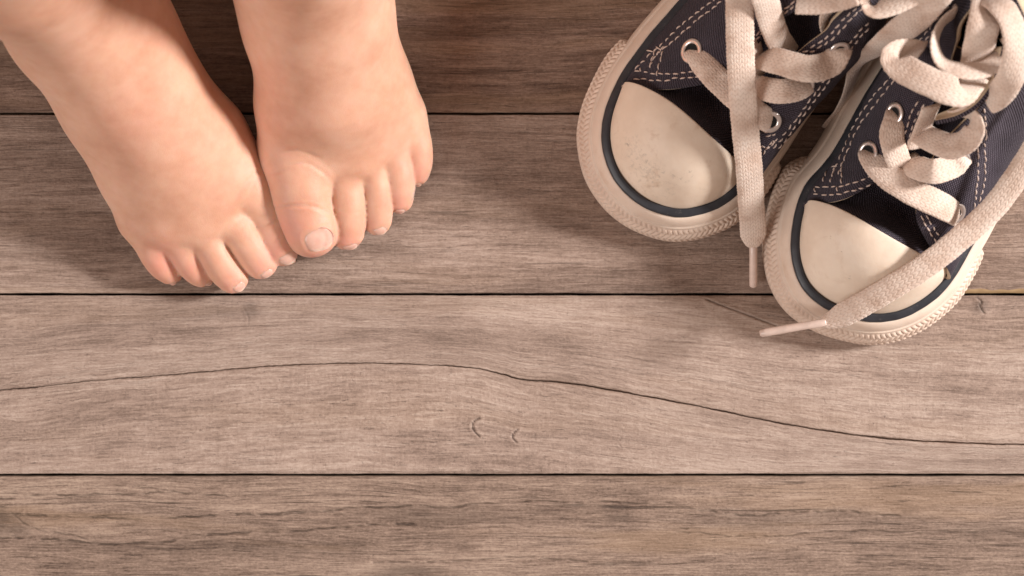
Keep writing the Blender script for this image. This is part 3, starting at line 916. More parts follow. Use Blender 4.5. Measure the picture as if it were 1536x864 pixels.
def build_shoe(sp):
    G = sp['na']
    def ground(n_, a_):                      # shoe axes -> photograph pixel on the ground
        (nx, ny), (ax, ay) = G
        return n_ * nx + a_ * ax, n_ * ny + a_ * ay
    def pt(q):
        """('g', n, a, z) in the shoe's own axes or (px, py, z)"""
        if q[0] == 'g':
            x, y = ground(q[1], q[2])
            p = P(x, y, 0); p[2] = q[3] if len(q) > 3 else 0.0
            return p
        return P(*q)
    out_px = [(*pt(('g', *q[1:], 8.0))[:2],) if q[0] == 'g' else tuple(P(q[0], q[1], 8.0)[:2]) for q in sp['outline']]
    C = catmull(out_px, 1300, closed=True)
    shoe = empty('canvas_sneaker', (*C.mean(0), 0), sp['label'], 'shoe', 'pair of canvas sneakers')
    N = len(C)
    s = np.r_[0, np.cumsum(np.linalg.norm(np.diff(C, axis=0), axis=1))]
    per = s[-1] + np.linalg.norm(C[0] - C[-1])
    def near(px, py, z=8.0, curve=C):
        return int(np.argmin(np.linalg.norm(curve - P(px, py, z)[:2], axis=1)))
    i0, i1 = near(*sp['bumper'][0]), near(*sp['bumper'][1])
    assert i0 < i1, (i0, i1)
    ramp = lambda x: np.clip(x, 0, 1) ** 2 * (3 - 2 * np.clip(x, 0, 1))
    inb = ramp((s - s[i0] + 3) / 6) * ramp((s[i1] + 3 - s) / 6)
    f = 3.0 * inb
    Cf = inset_curve(C, f)                       # line of the side rubber, free of the bumper's step
    kern = np.exp(-0.5 * (np.arange(-60, 61) / 18.0) ** 2); kern /= kern.sum()
    Cf = np.stack([np.convolve(np.r_[Cf[-60:, k], Cf[:, k], Cf[:60, k]], kern, 'valid') for k in range(2)], -1)
    # ---- side rubber and sole
    prof = [(7, 0.2), (0.9, 0.2), (0.2, 1.2), (-0.1, 4), (-0.1, 9), (0.3, 13.5), (0.9, 15.6), (1.25, 16.4), (1.55, 16.3), (1.9, 17.6), (2.9, 19.6), (4.0, 21.0), (4.9, 21.6), (5.25, 21.6), (5.5, 20.6)]
    R = sweep_band(Cf, prof, 0.0)
    np_ = len(prof)
    V = R.reshape(-1, 3); F = grid_faces(N, np_, closed_u=True)
    F.append(tuple(range(0, N * np_, np_)))
    mesh('rubber_sole', V, F, RUBBER, parent=shoe)
    # ---- dark stripe
    prof = [(5.1, 20.2), (5.15, 22.0), (5.45, 22.5), (6.0, 22.8), (6.9, 23.2), (7.8, 23.5), (8.1, 23.4), (8.3, 23.0), (8.4, 21.0)]
    wob = 0.06 * np.sin(s * 0.35) + 0.03 * np.sin(s * 0.9 + 1)
    R = sweep_band(Cf, prof, wob)
    mesh('dark_stripe', R.reshape(-1, 3), grid_faces(N, len(prof), closed_u=True), STRIPE, parent=shoe)
    # ---- rope-textured bumper round the toe
    prof = [(2.2, 0.3), (0.8, 0.9), (0.1, 2.2), (-0.1, 3.6), (0.0, 5.0), (0.15, 6.4), (0.45, 7.8), (0.85, 9.2), (1.35, 10.5), (1.95, 11.7), (2.65, 12.9), (3.4, 14.0), (4.2, 15.0), (5.0, 15.8), (5.6, 16.1), (6.0, 15.6), (6.1, 14.5)]
    k0, k1 = i0 - 7, i1 + 8
    Cd = catmull(C[k0:k1], (k1 - k0) * 2)
    sd_ = mmlen(Cd)
    t = np.gradient(Cd, axis=0); t /= np.linalg.norm(t, axis=1, keepdims=True)
    Cn = inset_curve(C, 1.0) - C
    nrm = np.stack([np.interp(sd_, mmlen(C[k0:k1]), Cn[k0:k1, k]) for k in range(2)], -1)
    nrm /= np.linalg.norm(nrm, axis=1, keepdims=True)
    pr = catmull(np.array(prof), 46)
    pl = mmlen(pr); pl /= pl[-1]
    tg = np.gradient(pr, axis=0); tg /= np.linalg.norm(tg, axis=1, keepdims=True)
    pn = np.stack([-tg[:, 1], tg[:, 0]], -1)          # outward in (inset, z)
    pn[:, 0] = np.where(pn[:, 0] > 0, pn[:, 0], pn[:, 0])
    env = ramp(sd_ / 5) * ramp((sd_[-1] - sd_) / 5)
    v = (pl - 0.30) / 0.52                                # textured belt
    belt = ramp(v / 0.10) * ramp((1 - v) / 0.10)
    lane = np.floor(np.clip(v, 0, 0.999) * 3)
    lv = np.clip(v, 0, 0.999) * 3 - lane
    ph = sd_[:, None] / 2.15 + np.where(lane % 2 == 0, lv, 1 - lv)[None] * 0.75 + 0.5 * (lane % 2)[None]
    rope = np.abs(np.sin(np.pi * ph)) ** 0.8 * (0.35 + 0.65 * np.sin(np.pi * lv) ** 0.6)[None]
    hh = (rope - 0.35) * 0.62 * belt[None] * env[:, None]
    lipv = 0.25 * np.exp(-((pl - 0.86) / 0.025) ** 2)
    off = hh + lipv[None]
    ins = (pr[None, :, 0] + pn[None, :, 0] * off) + (1 - env)[:, None] * 2.2
    zz = (pr[None, :, 1] + pn[None, :, 1] * off)
    V = np.concatenate([Cd[:, None] + nrm[:, None] * ins[..., None], zz[..., None]], -1)
    nb, mb = V.shape[:2]
    V = V.reshape(-1, 3)
    F = grid_faces(nb, mb) + [tuple(range(mb)), tuple(range((nb - 1) * mb, nb * mb))[::-1]]
    mesh('toe_bumper', V, F, BUMPER, parent=shoe)
    surf_meshes = [(V, [q for q in F if len(q) == 4])]

    # ---- toe cap: dome between the stripe and the cap's back seam
    rail = inset_curve(Cf, 8.2)
    j0, j1 = near(*sp['cap_ends'][0], 24, rail), near(*sp['cap_ends'][1], 24, rail)
    nf, nt = 220, 46
    fr = catmull(np.c_[rail[j0:j1 + 1], np.full(j1 + 1 - j0, 22.6)], nf)
    back = [fr[0]] + [P(*q) for q in sp['cap_back']] + [fr[-1]]
    bk = catmull(back, nf)
    # pair the two rails so that lines run roughly lengthwise
    tt = np.linspace(0, 1, nt)
    prf = (1 - (1 - tt) ** 1.9) ** 0.88
    capV = fr[:, None] * (1 - tt)[None, :, None] + bk[:, None] * tt[None, :, None]
    capV[..., 2] = fr[:, None, 2] + (bk[:, None, 2] - fr[:, None, 2]) * prf[None]
    gap = np.linalg.norm(bk[:, :2] - fr[:, :2], axis=1)
    bulge = 1.2 * np.clip(gap / 40, 0, 1)[:, None] * np.sin(np.pi * tt)[None]
    capV[..., 2] += bulge
    for (x, y, r, dep) in sp['cap_dents']:
        c = P(x, y, 36)
        capV[..., 2] -= dep * np.exp(-((capV[..., 0] - c[0]) ** 2 + (capV[..., 1] - c[1]) ** 2) / (r * r))
    # roll the back seam down by a rubber thickness
    lip = capV[:, -1].copy(); lip[:, 2] -= 1.3 * np.clip(gap / 8, 0.15, 1)
    inn = lip - (capV[:, -1] - capV[:, -4]) * 0.6; inn[:, 2] = lip[:, 2] - 0.6
    soft = capV[:, -1].copy(); soft[:, 2] -= 0.25
    capV = np.concatenate([capV[:, :-1], (capV[:, -1] * 0.7 + capV[:, -2] * 0.3)[:, None], soft[:, None] , lip[:, None], inn[:, None]], 1)
    nv = capV.shape[1]
    mesh('toe_cap', capV.reshape(-1, 3), grid_faces(nf, nv), sp['cap_mat'], parent=shoe)
    surf_meshes.append((capV[:, :nt].reshape(-1, 3), grid_faces(nf, nt)))

    # ---- vamp and tongue below the lacing
    rows = []
    base = bk.copy(); base[:, 2] -= 2.0
    nn = np.array([G[0][0], -G[0][1]]); aa = np.array([G[1][0], -G[1][1]])
    base[:, :2] -= aa * 4.0 * np.sin(np.pi * np.linspace(0, 1, nf))[:, None]
    nb_ = 60
    rows.append(catmull(base, nb_))
    b0 = bk.copy(); b0[:, 2] -= 1.6
    rows.append(catmull(b0, nb_))
    bb = np.linspace(-1, 1, nb_)
    for (x, y, z, hw, drop) in sp['tongue']:
        c = P(x, y, z)
        r = np.zeros((nb_, 3))
        r[:, :2] = c[:2] + bb[:, None] * hw * nn
        r[:, 2] = z - drop * np.abs(bb) ** 2.2
        rows.append(r)
    rows = np.array(rows)
    tng = np.stack([catmull(rows[:, k], 80) for k in range(nb_)], 1)
    for (x, y, r, dep) in sp.get('vamp_dents', []):
        c = P(x, y, 38)
        tng[..., 2] -= dep * np.exp(-((tng[..., 0] - c[0]) ** 2 + (tng[..., 1] - c[1]) ** 2) / (r * r))
    uvt = np.stack([np.broadcast_to(mmlen(tng[:, nb_ // 2])[:, None], tng.shape[:2]), np.broadcast_to(mmlen(tng[10])[None], tng.shape[:2])], -1)
    to = mesh('tongue', tng.reshape(-1, 3), [q[::-1] for q in grid_faces(80, nb_)], [CANVAS, LINING], parent=shoe, uv=uvt.reshape(-1, 2))
    md = to.modifiers.new('thickness', 'SOLIDIFY'); md.thickness = 0.0012; md.offset = -1; md.material_offset = 1; md.material_offset_rim = 1
    surf_meshes.append((tng.reshape(-1, 3), grid_faces(80, nb_)))

    # ---- two canvas quarters, from the sole up to the eyelet edge and the collar
    rail = inset_curve(Cf, 7.6)
    quarters = []
    for qd in sp['quarters']:
        ia = [near(q[0], q[1], 23, rail) if q[0] != 'g' else int(np.argmin(np.linalg.norm(rail - pt(q)[:2], axis=1))) for q in qd['foot']]
        for k in range(1, len(ia)):             # keep going round the same way
            ia[k] += N * round((ia[k - 1] - ia[k]) / N)
        ns, nt_ = 150, 48
        idx = np.interp(np.linspace(0, len(ia) - 1, ns), np.arange(len(ia)), ia)
        sm_i = idx.copy()
        for _ in range(30): sm_i[1:-1] = (sm_i[:-2] + 2 * sm_i[1:-1] + sm_i[2:]) / 4
        A = np.stack([np.interp(sm_i, np.arange(N), rail[:, k], period=N) for k in range(2)] + [np.full(ns, 22.4)], -1)
        Ek = np.array([pt(q) for q in qd['edge']])
        # spline by control index so that foot and edge stay paired
        dense = []
        q4 = np.vstack([2 * Ek[:1] - Ek[1:2], Ek, 2 * Ek[-1:] - Ek[-2:-1]])
        for uu in np.linspace(0, len(Ek) - 1, ns):
            i = min(int(uu), len(Ek) - 2); t_ = uu - i
            a_, b_, c_, d_ = q4[i:i + 4]
            dense.append(0.5 * (2 * b_ + (c_ - a_) * t_ + (2 * a_ - 5 * b_ + 4 * c_ - d_) * t_ ** 2 + (3 * b_ - a_ - 3 * c_ + d_) * t_ ** 3))
        E = np.array(dense)
        tt = np.linspace(0, 1, nt_)
        ez = np.sin(tt * np.pi / 2) ** 0.85
        W = A[:, None] * (1 - tt)[None, :, None] + E[:, None] * tt[None, :, None]
        W[..., 2] = A[:, None, 2] + (E[:, None, 2] - A[:, None, 2]) * ez[None]
        # the wall leans outwards a little before it turns in
        outw = inset_curve(C, -1.0) - C
        ow = np.stack([np.interp(sm_i, np.arange(N), outw[:, k], period=N) for k in range(2)], -1)
        b0f, b1f = qd['belly']
        bl = b0f + (b1f - b0f) * np.clip(np.linspace(0, 1, ns) / 0.4, 0, 1)
        W[..., :2] += ow[:, None] * (bl[:, None] * np.sin(np.pi * tt ** 0.7)[None])[..., None]
        bow = np.array(qd['bow']) * S
        sfall = np.exp(-np.linspace(0, 1, ns) * 9.0)
        W[..., :2] += sfall[:, None, None] * np.sin(np.pi * tt)[None, :, None] * np.array([bow[0], -bow[1]])
        for (x, y, z, r, dep) in qd.get('dents', []):
            c = P(x, y, z)
            W[..., 2] -= dep * np.exp(-((W[..., 0] - c[0]) ** 2 + (W[..., 1] - c[1]) ** 2) / (r * r))
        W[..., 2] += 0.35 * np.sin(np.linspace(0, 14, ns))[:, None] * np.sin(np.pi * tt)[None]
        U = np.stack([np.broadcast_to(mmlen(W[:, nt_ // 2])[:, None], (ns, nt_)), np.broadcast_to(mmlen(W[ns // 3])[None], (ns, nt_))], -1)
        Fq = grid_faces(ns, nt_)
        cz = np.cross(W[1:, :-1] - W[:-1, :-1], W[:-1, 1:] - W[:-1, :-1])[..., 2]
        if cz[5:90, 24:].sum() < 0: Fq = [q[::-1] for q in Fq]
        qo = mesh('quarter_panel', W.reshape(-1, 3), Fq, [CANVAS, LINING], parent=shoe, uv=U.reshape(-1, 2))
        md = qo.modifiers.new('thickness', 'SOLIDIFY'); md.thickness = 0.0014; md.offset = -1; md.material_offset = 1; md.material_offset_rim = 1
        quarters.append((qo, W, Fq, qd))
        surf_meshes.append((W.reshape(-1, 3), Fq))

    for fl in sp.get('flaps', []):
        ed = catmull(np.array([P(*q) for q in fl['edge']]), 60)
        inn_ = catmull(np.array([P(*q) for q in fl['inner']]), 60)
        tv = np.linspace(0, 1, 10)
        W = inn_[:, None] * (1 - tv)[None, :, None] + ed[:, None] * tv[None, :, None]
        W[..., 2] -= (1.6 * np.sin(np.pi * tv))[None]
        fo = mesh('tongue_edge', W.reshape(-1, 3), [q[::-1] for q in grid_faces(60, 10)], [LINING, CANVAS], parent=shoe, uv=np.stack([np.broadcast_to(mmlen(ed)[:, None], (60, 10)), np.broadcast_to(tv[None] * 8, (60, 10))], -1).reshape(-1, 2))
        md = fo.modifiers.new('thickness', 'SOLIDIFY'); md.thickness = 0.0016; md.offset = 0; md.material_offset = 1; md.material_offset_rim = 1

    # ---- seen-from-above height of what has been built
    VV, FF, _ = join(surf_meshes)
    bvh_all = BVHTree.FromPolygons([tuple(v) for v in VV], FF)
    eye = Vector((0, 0, H))
    def hit(px, py, tree=bvh_all):
        d = (Vector(P(px, py, 0)) - eye).normalized()
        loc, nr, _, _ = tree.ray_cast(eye, d)
        if loc is None: return None, None
        if nr.z < 0: nr = -nr
        return np.array(loc), np.array(nr)
    def surf(px, py):
        l, _ = hit(px, py)
        return 0.0 if l is None else float(l[2])

    # ---- eyelets and stitching belong to their panel
    for qo, W, Fq, qd in quarters:
        tree = BVHTree.FromPolygons([tuple(v) for v in W.reshape(-1, 3)], Fq)
        for (x, y, r) in qd['eyelets']:
            l, nr = hit(x, y, tree)
            if l is None: continue
            zx = np.cross(nr, [0, 1, 0.1]); zx /= np.linalg.norm(zx); zy = np.cross(nr, zx)
            a1 = np.linspace(0, 2 * np.pi, 36, endpoint=False); a2 = np.linspace(0, 2 * np.pi, 12, endpoint=False)
            rr = (r + 1.5) * S
            tv = []
            for u_ in a1:
                ring = zx * math.cos(u_) + zy * math.sin(u_)
                for w_ in a2:
                    tv.append(l + nr * 0.45 + ring * (rr - 0.85 + 0.95 * math.cos(w_)) + nr * 0.6 * math.sin(w_))
            m0 = len(tv)
            dv = [l + nr * 0.25 + (zx * math.cos(u_) + zy * math.sin(u_)) * (rr - 0.9) for u_ in a1]  # flat disc painted dark as the eyelet's shade; canvas is not cut
            ff = grid_faces(36, 12, True, True)
            mi = [0] * len(ff) + [1]
            ff = ff + [tuple(range(m0, m0 + 36))]
            mesh('eyelet', np.array(tv + dv), ff, [METAL, HOLE_SHADE], parent=qo, matidx=mi)
        parts = []
        rg = np.random.default_rng(3)
        for path, stl, gapl in qd['stitches']:
            pp = catmull(np.array(path, float), 200)
            l_ = mmlen(pp) * S
            t0 = rg.uniform(0, 1)
            pitch = stl + gapl
            while t0 + stl < l_[-1]:
                seg = []
                je = rg.normal(0, 0.7, 2); jf = rg.normal(0, 0.7, 2)
                for k_, u_ in enumerate(np.linspace(t0, t0 + stl, 5)):
                    x = np.interp(u_, l_, pp[:, 0]) + je[0] * (1 - k_ / 4) + jf[0] * k_ / 4
                    y = np.interp(u_, l_, pp[:, 1]) + je[1] * (1 - k_ / 4) + jf[1] * k_ / 4
                    h_, nr = hit(x, y, tree)
                    if h_ is None: break
                    seg.append(h_ + nr * (-0.12 + 0.36 * math.sin(math.pi * k_ / 4) ** 0.7))
                if len(seg) == 5:
                    parts.append(tube(seg, [0.19, 0.27, 0.30, 0.27, 0.19], 6))
                t0 += pitch * rg.uniform(0.94, 1.06)
        if parts:
            V, F, _ = join(parts)
            mesh('stitching', V, F, THREAD, parent=qo, kind='stuff')

    # ---- lace and its tips
    rb = [ribbon(q['p'], width=q.get('w', 9.6), taper=q.get('t', (0, 0)), surf=surf, seed=k, thick=q.get('th', 1.4)) for k, q in enumerate(sp['laces'])]
    V, F, U = join(rb)
    lo = mesh('lace', V, F, LACE, parent=shoe, uv=U)
    for a_, b_ in sp['aglets']:
        za = a_[2] if not isinstance(a_[2], str) else surf(a_[0], a_[1]) + float(a_[2])
        p0, p1 = P(a_[0], a_[1], za), P(*b_)
        pth = p0[None] + (p1 - p0)[None] * np.array([0, .02, .3, .6, .9, .975, 1.0])[:, None]
        V, F = tube(pth, np.array([1.3, 1.5, 1.45, 1.5, 1.52, 1.45, 1.0]), 16)
        mesh('aglet', V, F, AGLET, parent=lo)
    return shoe

SHOE_A = dict(
    label='navy canvas sneaker with smudged cream toe cap, lying nearer the bare feet',
    na=((0.77, 0.64), (0.64, -0.77)),
    outline=[('g', 768, 700), (993, 0), (952, 46), (930, 60), (905, 90), (880, 140), (868, 180), (866, 215), (875, 260), (893, 295), (920, 325), (955, 347), (1000, 361),
             (1040, 360), (1075, 350), (1108, 333), (1145, 297), (1171, 256), (1182, 224), (1211, 177), (1258, 115), ('g', 1040, 770), ('g', 1016, 860), ('g', 970, 925),
             ('g', 910, 944), ('g', 850, 925), ('g', 795, 850)],
    bumper=((938, 52), (1178, 245)),
    cap_ends=((925, 130), (1128, 268)), cap_mat=RUB_CAP1,
    cap_back=[(938, 123, 30), (962, 128, 36.5), (1000, 148, 42), (1035, 175, 44), (1070, 207, 42.5), (1095, 230, 38), (1112, 248, 31)],
    cap_dents=[(958, 262, 9, 0.8), (940, 190, 7, 0.6), (1050, 205, 8, 0.7)],
    tongue=[(1052, 168, 38, 22, 9), (1085, 138, 34, 20, 6), (1125, 100, 37, 16, 4), (1165, 65, 44, 15, 3), (1210, 30, 50, 15, 3), (1255, -20, 62, 15, 3)],
    vamp_dents=[(1065, 150, 6, 4.0)],
    quarters=[
        dict(foot=[(930, 124), (956, 88), (985, 50), (1012, 18), ('g', 790, 640), ('g', 790, 720), ('g', 805, 800), ('g', 830, 870), ('g', 860, 915), ('g', 910, 930)],
             edge=[(1088, 118, 46), (1102, 102, 50), (1135, 68, 58), (1172, 30, 66), (1208, 3, 74), ('g', 905, 770, 82), ('g', 890, 820, 88), ('g', 895, 870, 92), ('g', 915, 905, 93), ('g', 940, 915, 93)],
             bow=(-6, 14), belly=(0.5, 2.0), dents=[(1062, 92, 46, 8, 1.0)],
             eyelets=[(1038, 77, 16.5)],
             stitches=[([(954, 104), (970, 87), (993, 66), (1028, 33), (1072, 0), (1095, -18)], 2.1, 0.9), ([(975, 92), (985, 81), (1003, 68), (1033, 41), (1084, 0)], 2.1, 0.9),
                       ([(950, 106), (970, 109), (988, 111), (1013, 110), (1041, 107)], 2.0, 0.9), ([(950, 117), (993, 121), (1013, 118), (1049, 115), (1080, 108)], 2.0, 0.9),
                       ([(970, 66), (982, 69), (994, 75)], 2.2, 0.5), ([(968, 75), (986, 80)], 2.0, 0.5), ([(995, 74), (990, 92), (984, 116)], 2.2, 0.4), ([(984, 72), (978, 88), (974, 104)], 2.0, 0.4),
                       ([(960, 100), (962, 116)], 1.6, 0.4), ([(974, 100), (985, 84), (996, 68)], 2.0, 0.4),
                       ([(1093, 96), (1120, 68), (1150, 38), (1185, 8), (1200, -5)], 2.0, 0.9), ([(1102, 99), (1132, 62), (1162, 32), (1195, 5)], 2.0, 0.9)]),
        dict(foot=[(1128, 282), (1150, 258), (1175, 220), (1205, 172), (1240, 122), ('g', 1030, 760), ('g', 1010, 830), ('g', 985, 885), ('g', 950, 920), ('g', 910, 930)],
             edge=[(1122, 228, 40), (1126, 198, 46), (1142, 152, 52), (1172, 105, 58), (1204, 72, 63), (1238, 46, 69), (1252, 28, 73), (1290, -4, 80), ('g', 1000, 850, 88), ('g', 940, 915, 93)],
             bow=(4, 6), belly=(4.5, 10.5),
             eyelets=[(1155, 182, 15), (1208, 128, 12), (1259, 74, 13)],
             stitches=[([(1195, 84), (1222, 68), (1245, 51), (1265, 29), (1292, 4)], 2.0, 1.0), ([(1204, 86), (1226, 73), (1250, 57), (1268, 37), (1300, 4)], 2.0, 1.0),
                       ([(1160, 222), (1185, 190), (1208, 159), (1233, 125), (1256, 89), (1277, 61), (1305, 30)], 2.0, 1.0), ([(1166, 226), (1190, 194), (1213, 163), (1238, 129), (1261, 93), (1282, 65), (1310, 34)], 2.0, 1.0),
                       ([(1142, 218), (1152, 222), (1165, 208), (1172, 212)], 1.6, 0.4), ([(1145, 232), (1158, 212), (1168, 220)], 1.6, 0.4), ([(1148, 206), (1170, 198)], 1.6, 0.4)]),
    ],
    laces=[
        dict(p=[(1040, 74, '-1.5', 0, .8), (1046, 84, '+1.6', 0, .88), (1064, 106, '+3', 0), (1098, 140, 51, 0), (1128, 164, 54, 0), (1148, 178, '+2.4', 0, .92), (1158, 186, '-1.5', 0, .85)], w=9.4),
        dict(p=[(1110, 140, 46, 0), (1135, 132, 52, 0), (1172, 137, '+4.5', 0), (1200, 131, '+3', 0), (1213, 124, '-1', 0, .85)], w=8.8),
        dict(p=[(1137, 80, 50, 0), (1142, 85, 58, 10), (1170, 92, 66, 5), (1212, 103, 69, 0), (1244, 96, 65, 0), (1258, 80, '+2.5', 10, .9), (1262, 70, '-1.5', 10, .85)], w=9.6),
        dict(p=[(1215, -45, 84, 0), (1165, -58, 92, 0), (1140, -30, 88, 0), (1149, 0, 82, 0), (1157, 30, 72, 0), (1168, 58, 62, 0), (1185, 84, 52, 0)], w=9.4),
        dict(p=[(1105, 60, 60, 0), (1128, 62, 60, 30), (1138, 88, 55, 50), (1137, 115, 50, 40)], w=8),
        # long loose end hanging over the toe
        dict(p=[(1240, -30, 84, 0), (1190, -70, 92, 0), (1135, -72, 92, 0), (1112, -40, 87, 0), (1110, -10, 82, 0), (1110, 30, 75, 0), (1111, 80, 68, 0), (1114, 140, 60, 0), (1119, 200, 52, 2), (1124, 250, 43, 3), (1127, 300, 30, 2), (1130, 345, 17, 0), (1130, 371, 11, 0)], w=9.8, t=(0, 5.5), th=1.6),
        # strands at the top of the throat
        dict(p=[(1195, 6, 74, 20), (1225, 6, 77, 10), (1260, 0, 80, 10), (1285, -8, 84, 10)], w=7.5),
        dict(p=[(1243, 60, 55, -60), (1239, 32, 64, -55), (1250, 10, 72, -50), (1275, -10, 78, -40)], w=7.5),
        dict(p=[(1302, -12, 82, 30), (1300, 6, 80, 60), (1315, 14, 82, 40), (1345, 4, 84, 20), (1380, -14, 86, 10)], w=8),
        dict(p=[(1290, -20, 86, 0), (1340, -60, 96, 0), (1400, -52, 97, 0), (1412, -22, 93, 0), (1398, 0, 88, 5), (1372, 30, 80, 15), (1340, 56, 68, 35), (1312, 78, 54, 55), (1288, 100, 40, 60), (1272, 140, 22, 62), (1262, 165, 10, 50), (1254, 190, 3, 20)], w=11.0),
    ],
    aglets=[((1130, 368, 11), (1130, 430, 3.2))],
)
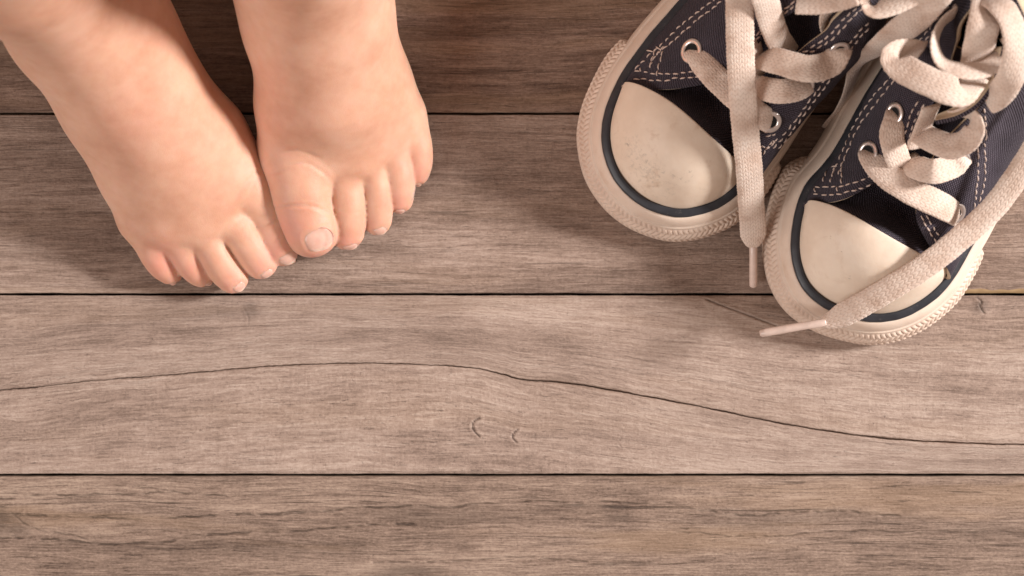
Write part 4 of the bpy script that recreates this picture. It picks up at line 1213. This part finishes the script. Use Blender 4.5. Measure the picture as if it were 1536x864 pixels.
SHOE_B = dict(
    label='navy canvas sneaker in the corner with a loose lace across its toe cap',
    na=((0.866, 0.5), (0.5, -0.866)),
    outline=[('g', 1178, 600), (1327, 48), (1288, 108), (1252, 168), (1229, 214), (1204, 234), (1178, 250), (1159, 290), (1147, 345), (1146, 381), (1153, 420), (1171, 456), (1199, 483), (1238, 503),
             (1285, 515), (1317, 517), (1356, 509), (1396, 489), (1435, 456), (1459, 420), (1475, 386), (1484, 350), (1505, 308), (1535, 245), ('g', 1452, 600), ('g', 1435, 700), ('g', 1385, 780),
             ('g', 1315, 804), ('g', 1245, 780), ('g', 1190, 700)],
    bumper=((1210, 228), (1478, 372)),
    cap_ends=((1203, 318), (1434, 424)), cap_mat=RUB_CAP2,
    cap_back=[(1213, 301, 30), (1240, 305, 36.5), (1275, 320, 42), (1315, 343, 45), (1355, 366, 44), (1395, 388, 39.5), (1420, 403, 33)],
    cap_dents=[(1255, 420, 10, 0.9), (1330, 362, 10, 0.8)],
    tongue=[(1340, 330, 38, 23, 9), (1362, 300, 34, 21, 6), (1388, 255, 38, 17, 4), (1412, 205, 46, 16, 3), (1440, 150, 56, 16, 3), (1470, 90, 68, 16, 3)],
    vamp_dents=[(1350, 322, 7, 4.5)],
    flaps=[dict(edge=[(1404, 184, 70), (1436, 176, 76), (1466, 158, 81), (1488, 130, 85), (1500, 98, 88), (1506, 70, 90)],
                inner=[(1408, 172, 66), (1430, 162, 70), (1455, 144, 74), (1474, 120, 78), (1484, 92, 82), (1490, 70, 85)]),
           dict(edge=[(1500, -40, 94), (1518, -8, 96), (1540, 40, 97), (1552, 80, 95)], inner=[(1540, -60, 82), (1562, -30, 80), (1590, 20, 80), (1600, 70, 80)])],
    quarters=[
        dict(foot=[(1208, 303), (1226, 258), (1248, 212), (1275, 160), (1302, 112), ('g', 1196, 600), ('g', 1205, 680), ('g', 1225, 740), ('g', 1262, 778), ('g', 1315, 792)],
             edge=[(1322, 268, 46), (1340, 250, 50), (1365, 220, 56), (1385, 182, 62), (1402, 150, 67), (1420, 108, 73), (1433, 66, 79), (1446, 25, 84), ('g', 1250, 740, 92), ('g', 1305, 772, 93)],
             bow=(-4, 16), belly=(0.8, 7.0),
             eyelets=[(1303, 230, 16.5), (1343, 170, 14)],
             stitches=[([(1250, 262), (1260, 237), (1270, 212), (1285, 181), (1307, 149), (1331, 122), (1368, 76), (1404, 31), (1430, 2)], 2.1, 0.9),
                       ([(1258, 262), (1264, 244), (1276, 217), (1291, 186), (1316, 152), (1338, 125), (1374, 80), (1409, 36), (1436, 4)], 2.1, 0.9),
                       ([(1216, 291), (1240, 292), (1262, 290), (1290, 283), (1310, 274)], 2.0, 0.9), ([(1222, 281), (1258, 280), (1280, 275), (1302, 266), (1318, 258)], 2.0, 0.9),
                       ([(1222, 281), (1222, 295)], 1.6, 0.4), ([(1255, 278), (1257, 292)], 1.6, 0.4), ([(1238, 242), (1258, 240)], 1.8, 0.4), ([(1236, 250), (1256, 250)], 1.8, 0.4),
                       ([(1240, 254), (1232, 278)], 1.8, 0.4), ([(1252, 250), (1244, 278)], 1.8, 0.4), ([(1262, 246), (1262, 282)], 1.8, 0.4),
                       ([(1352, 214), (1360, 193), (1367, 171), (1382, 146)], 2.0, 0.9), ([(1361, 216), (1369, 190), (1377, 172), (1392, 150)], 2.0, 0.9)]),
        dict(foot=[(1432, 428), (1448, 400), (1468, 362), (1492, 315), (1520, 260), ('g', 1440, 590), ('g', 1425, 660), ('g', 1402, 720), ('g', 1365, 772), ('g', 1315, 792)],
             edge=[(1408, 384, 37), (1390, 362, 42), (1374, 322, 48), (1386, 270, 53), (1408, 222, 58), (1440, 188, 63), (1478, 150, 71), (1505, 110, 79), ('g', 1370, 715, 90), ('g', 1305, 772, 93)],
             bow=(2, 4), belly=(2.0, 5.0), dents=[(1512, 175, 50, 6, 3.5), (1498, 215, 50, 6, 4.0), (1488, 255, 45, 5, 2.5)],
             eyelets=[(1433, 320, 14.5), (1440, 240, 13)],
             stitches=[([(1467, 160), (1471, 193), (1467, 222), (1466, 276), (1460, 312), (1448, 345)], 1.9, 0.7), ([(1476, 160), (1479, 200), (1477, 222), (1477, 266), (1470, 300), (1456, 340)], 1.9, 0.7),
                       ([(1380, 322), (1392, 344), (1404, 362), (1420, 384)], 1.8, 0.6), ([(1388, 320), (1400, 340), (1412, 358), (1430, 380)], 1.8, 0.6),
                       ([(1432, 385), (1446, 372), (1450, 382)], 1.6, 0.3), ([(1436, 395), (1444, 384), (1456, 380)], 1.6, 0.3), ([(1428, 374), (1448, 362)], 1.6, 0.3), ([(1440, 402), (1454, 372)], 1.6, 0.3)]),
    ],
    laces=[
        dict(p=[(1303, 226, '-1.5', 0, .8), (1308, 238, '+1.8', 0, .9), (1330, 262, 54, 0), (1370, 288, 56, 0), (1408, 306, '+4', 0), (1430, 318, '+2.4', 0, .92), (1440, 324, '-2', 0, .88)], w=9.6),
        dict(p=[(1344, 168, '-1.5', 0, .8), (1342, 180, '+1.6', 0, .9), (1338, 205, '+3.5', 0), (1348, 240, '+3', 0), (1366, 276, 46, 0)], w=8.8),
        dict(p=[(1358, 238, 50, 0), (1374, 250, 57, 0), (1402, 257, 62, 0), (1430, 248, '+3.5', 0), (1441, 238, '+2.2', 10, .9), (1446, 232, '-2', 10, .88)], w=8.8),
        dict(p=[(1380, 198, 58, 0), (1396, 208, 66, 0), (1424, 219, 70, 5), (1448, 212, 73, 25), (1461, 194, 76, 50), (1456, 176, 75, 80), (1436, 172, 68, 100)], w=9.2),
        dict(p=[(1398, 160, 70, 35), (1386, 190, 62, 35), (1374, 222, 54, 30)], w=8),
        # bow above the throat
        dict(p=[(1380, 80, 74, 40), (1358, 76, 82, 60), (1342, 88, 88, 20), (1360, 105, 92, 0), (1398, 124, 95, 0), (1436, 138, 95, 0), (1452, 130, 88, 40), (1468, 108, 80, 40)], w=10.2),
        dict(p=[(1432, 20, 82, 70), (1414, 36, 85, 70), (1404, 62, 88, 62), (1412, 90, 90, 48), (1438, 104, 92, 40), (1476, 103, 91, 40), (1505, 82, 88, 45)], w=7.8),
        dict(p=[(1480, -10, 80, 0), (1481, 8, 92, 0), (1476, 38, 97, 0), (1468, 75, 90, 0), (1462, 100, 78, 0)], w=11.0),
        dict(p=[(1470, -8, 84, 40), (1498, 4, 96, 20), (1518, 32, 99, 20), (1526, 70, 99, 10), (1518, 112, 95, 0), (1500, 140, 88, -5), (1480, 152, 80, -10)], w=9.6),
        # long loose end across the toe cap
        dict(p=[(1512, 75, 90, 0), (1560, 40, 95, 0), (1606, 75, 88, 0), (1602, 145, 76, 0), (1566, 200, 68, 0), (1530, 258, 60, 0), (1490, 312, 54, 0), (1440, 358, 50, 0), (1390, 398, 47, 0), (1340, 430, 43, 0), (1290, 459, 37, 0), (1255, 477, 32, 0), (1232, 486, 29.5, 0)], w=9.0, t=(0, 9), th=1.5),
    ],
    aglets=[((1240, 483, 30), (1140, 500, 23))],
)
build_shoe(SHOE_A)
build_shoe(SHOE_B)
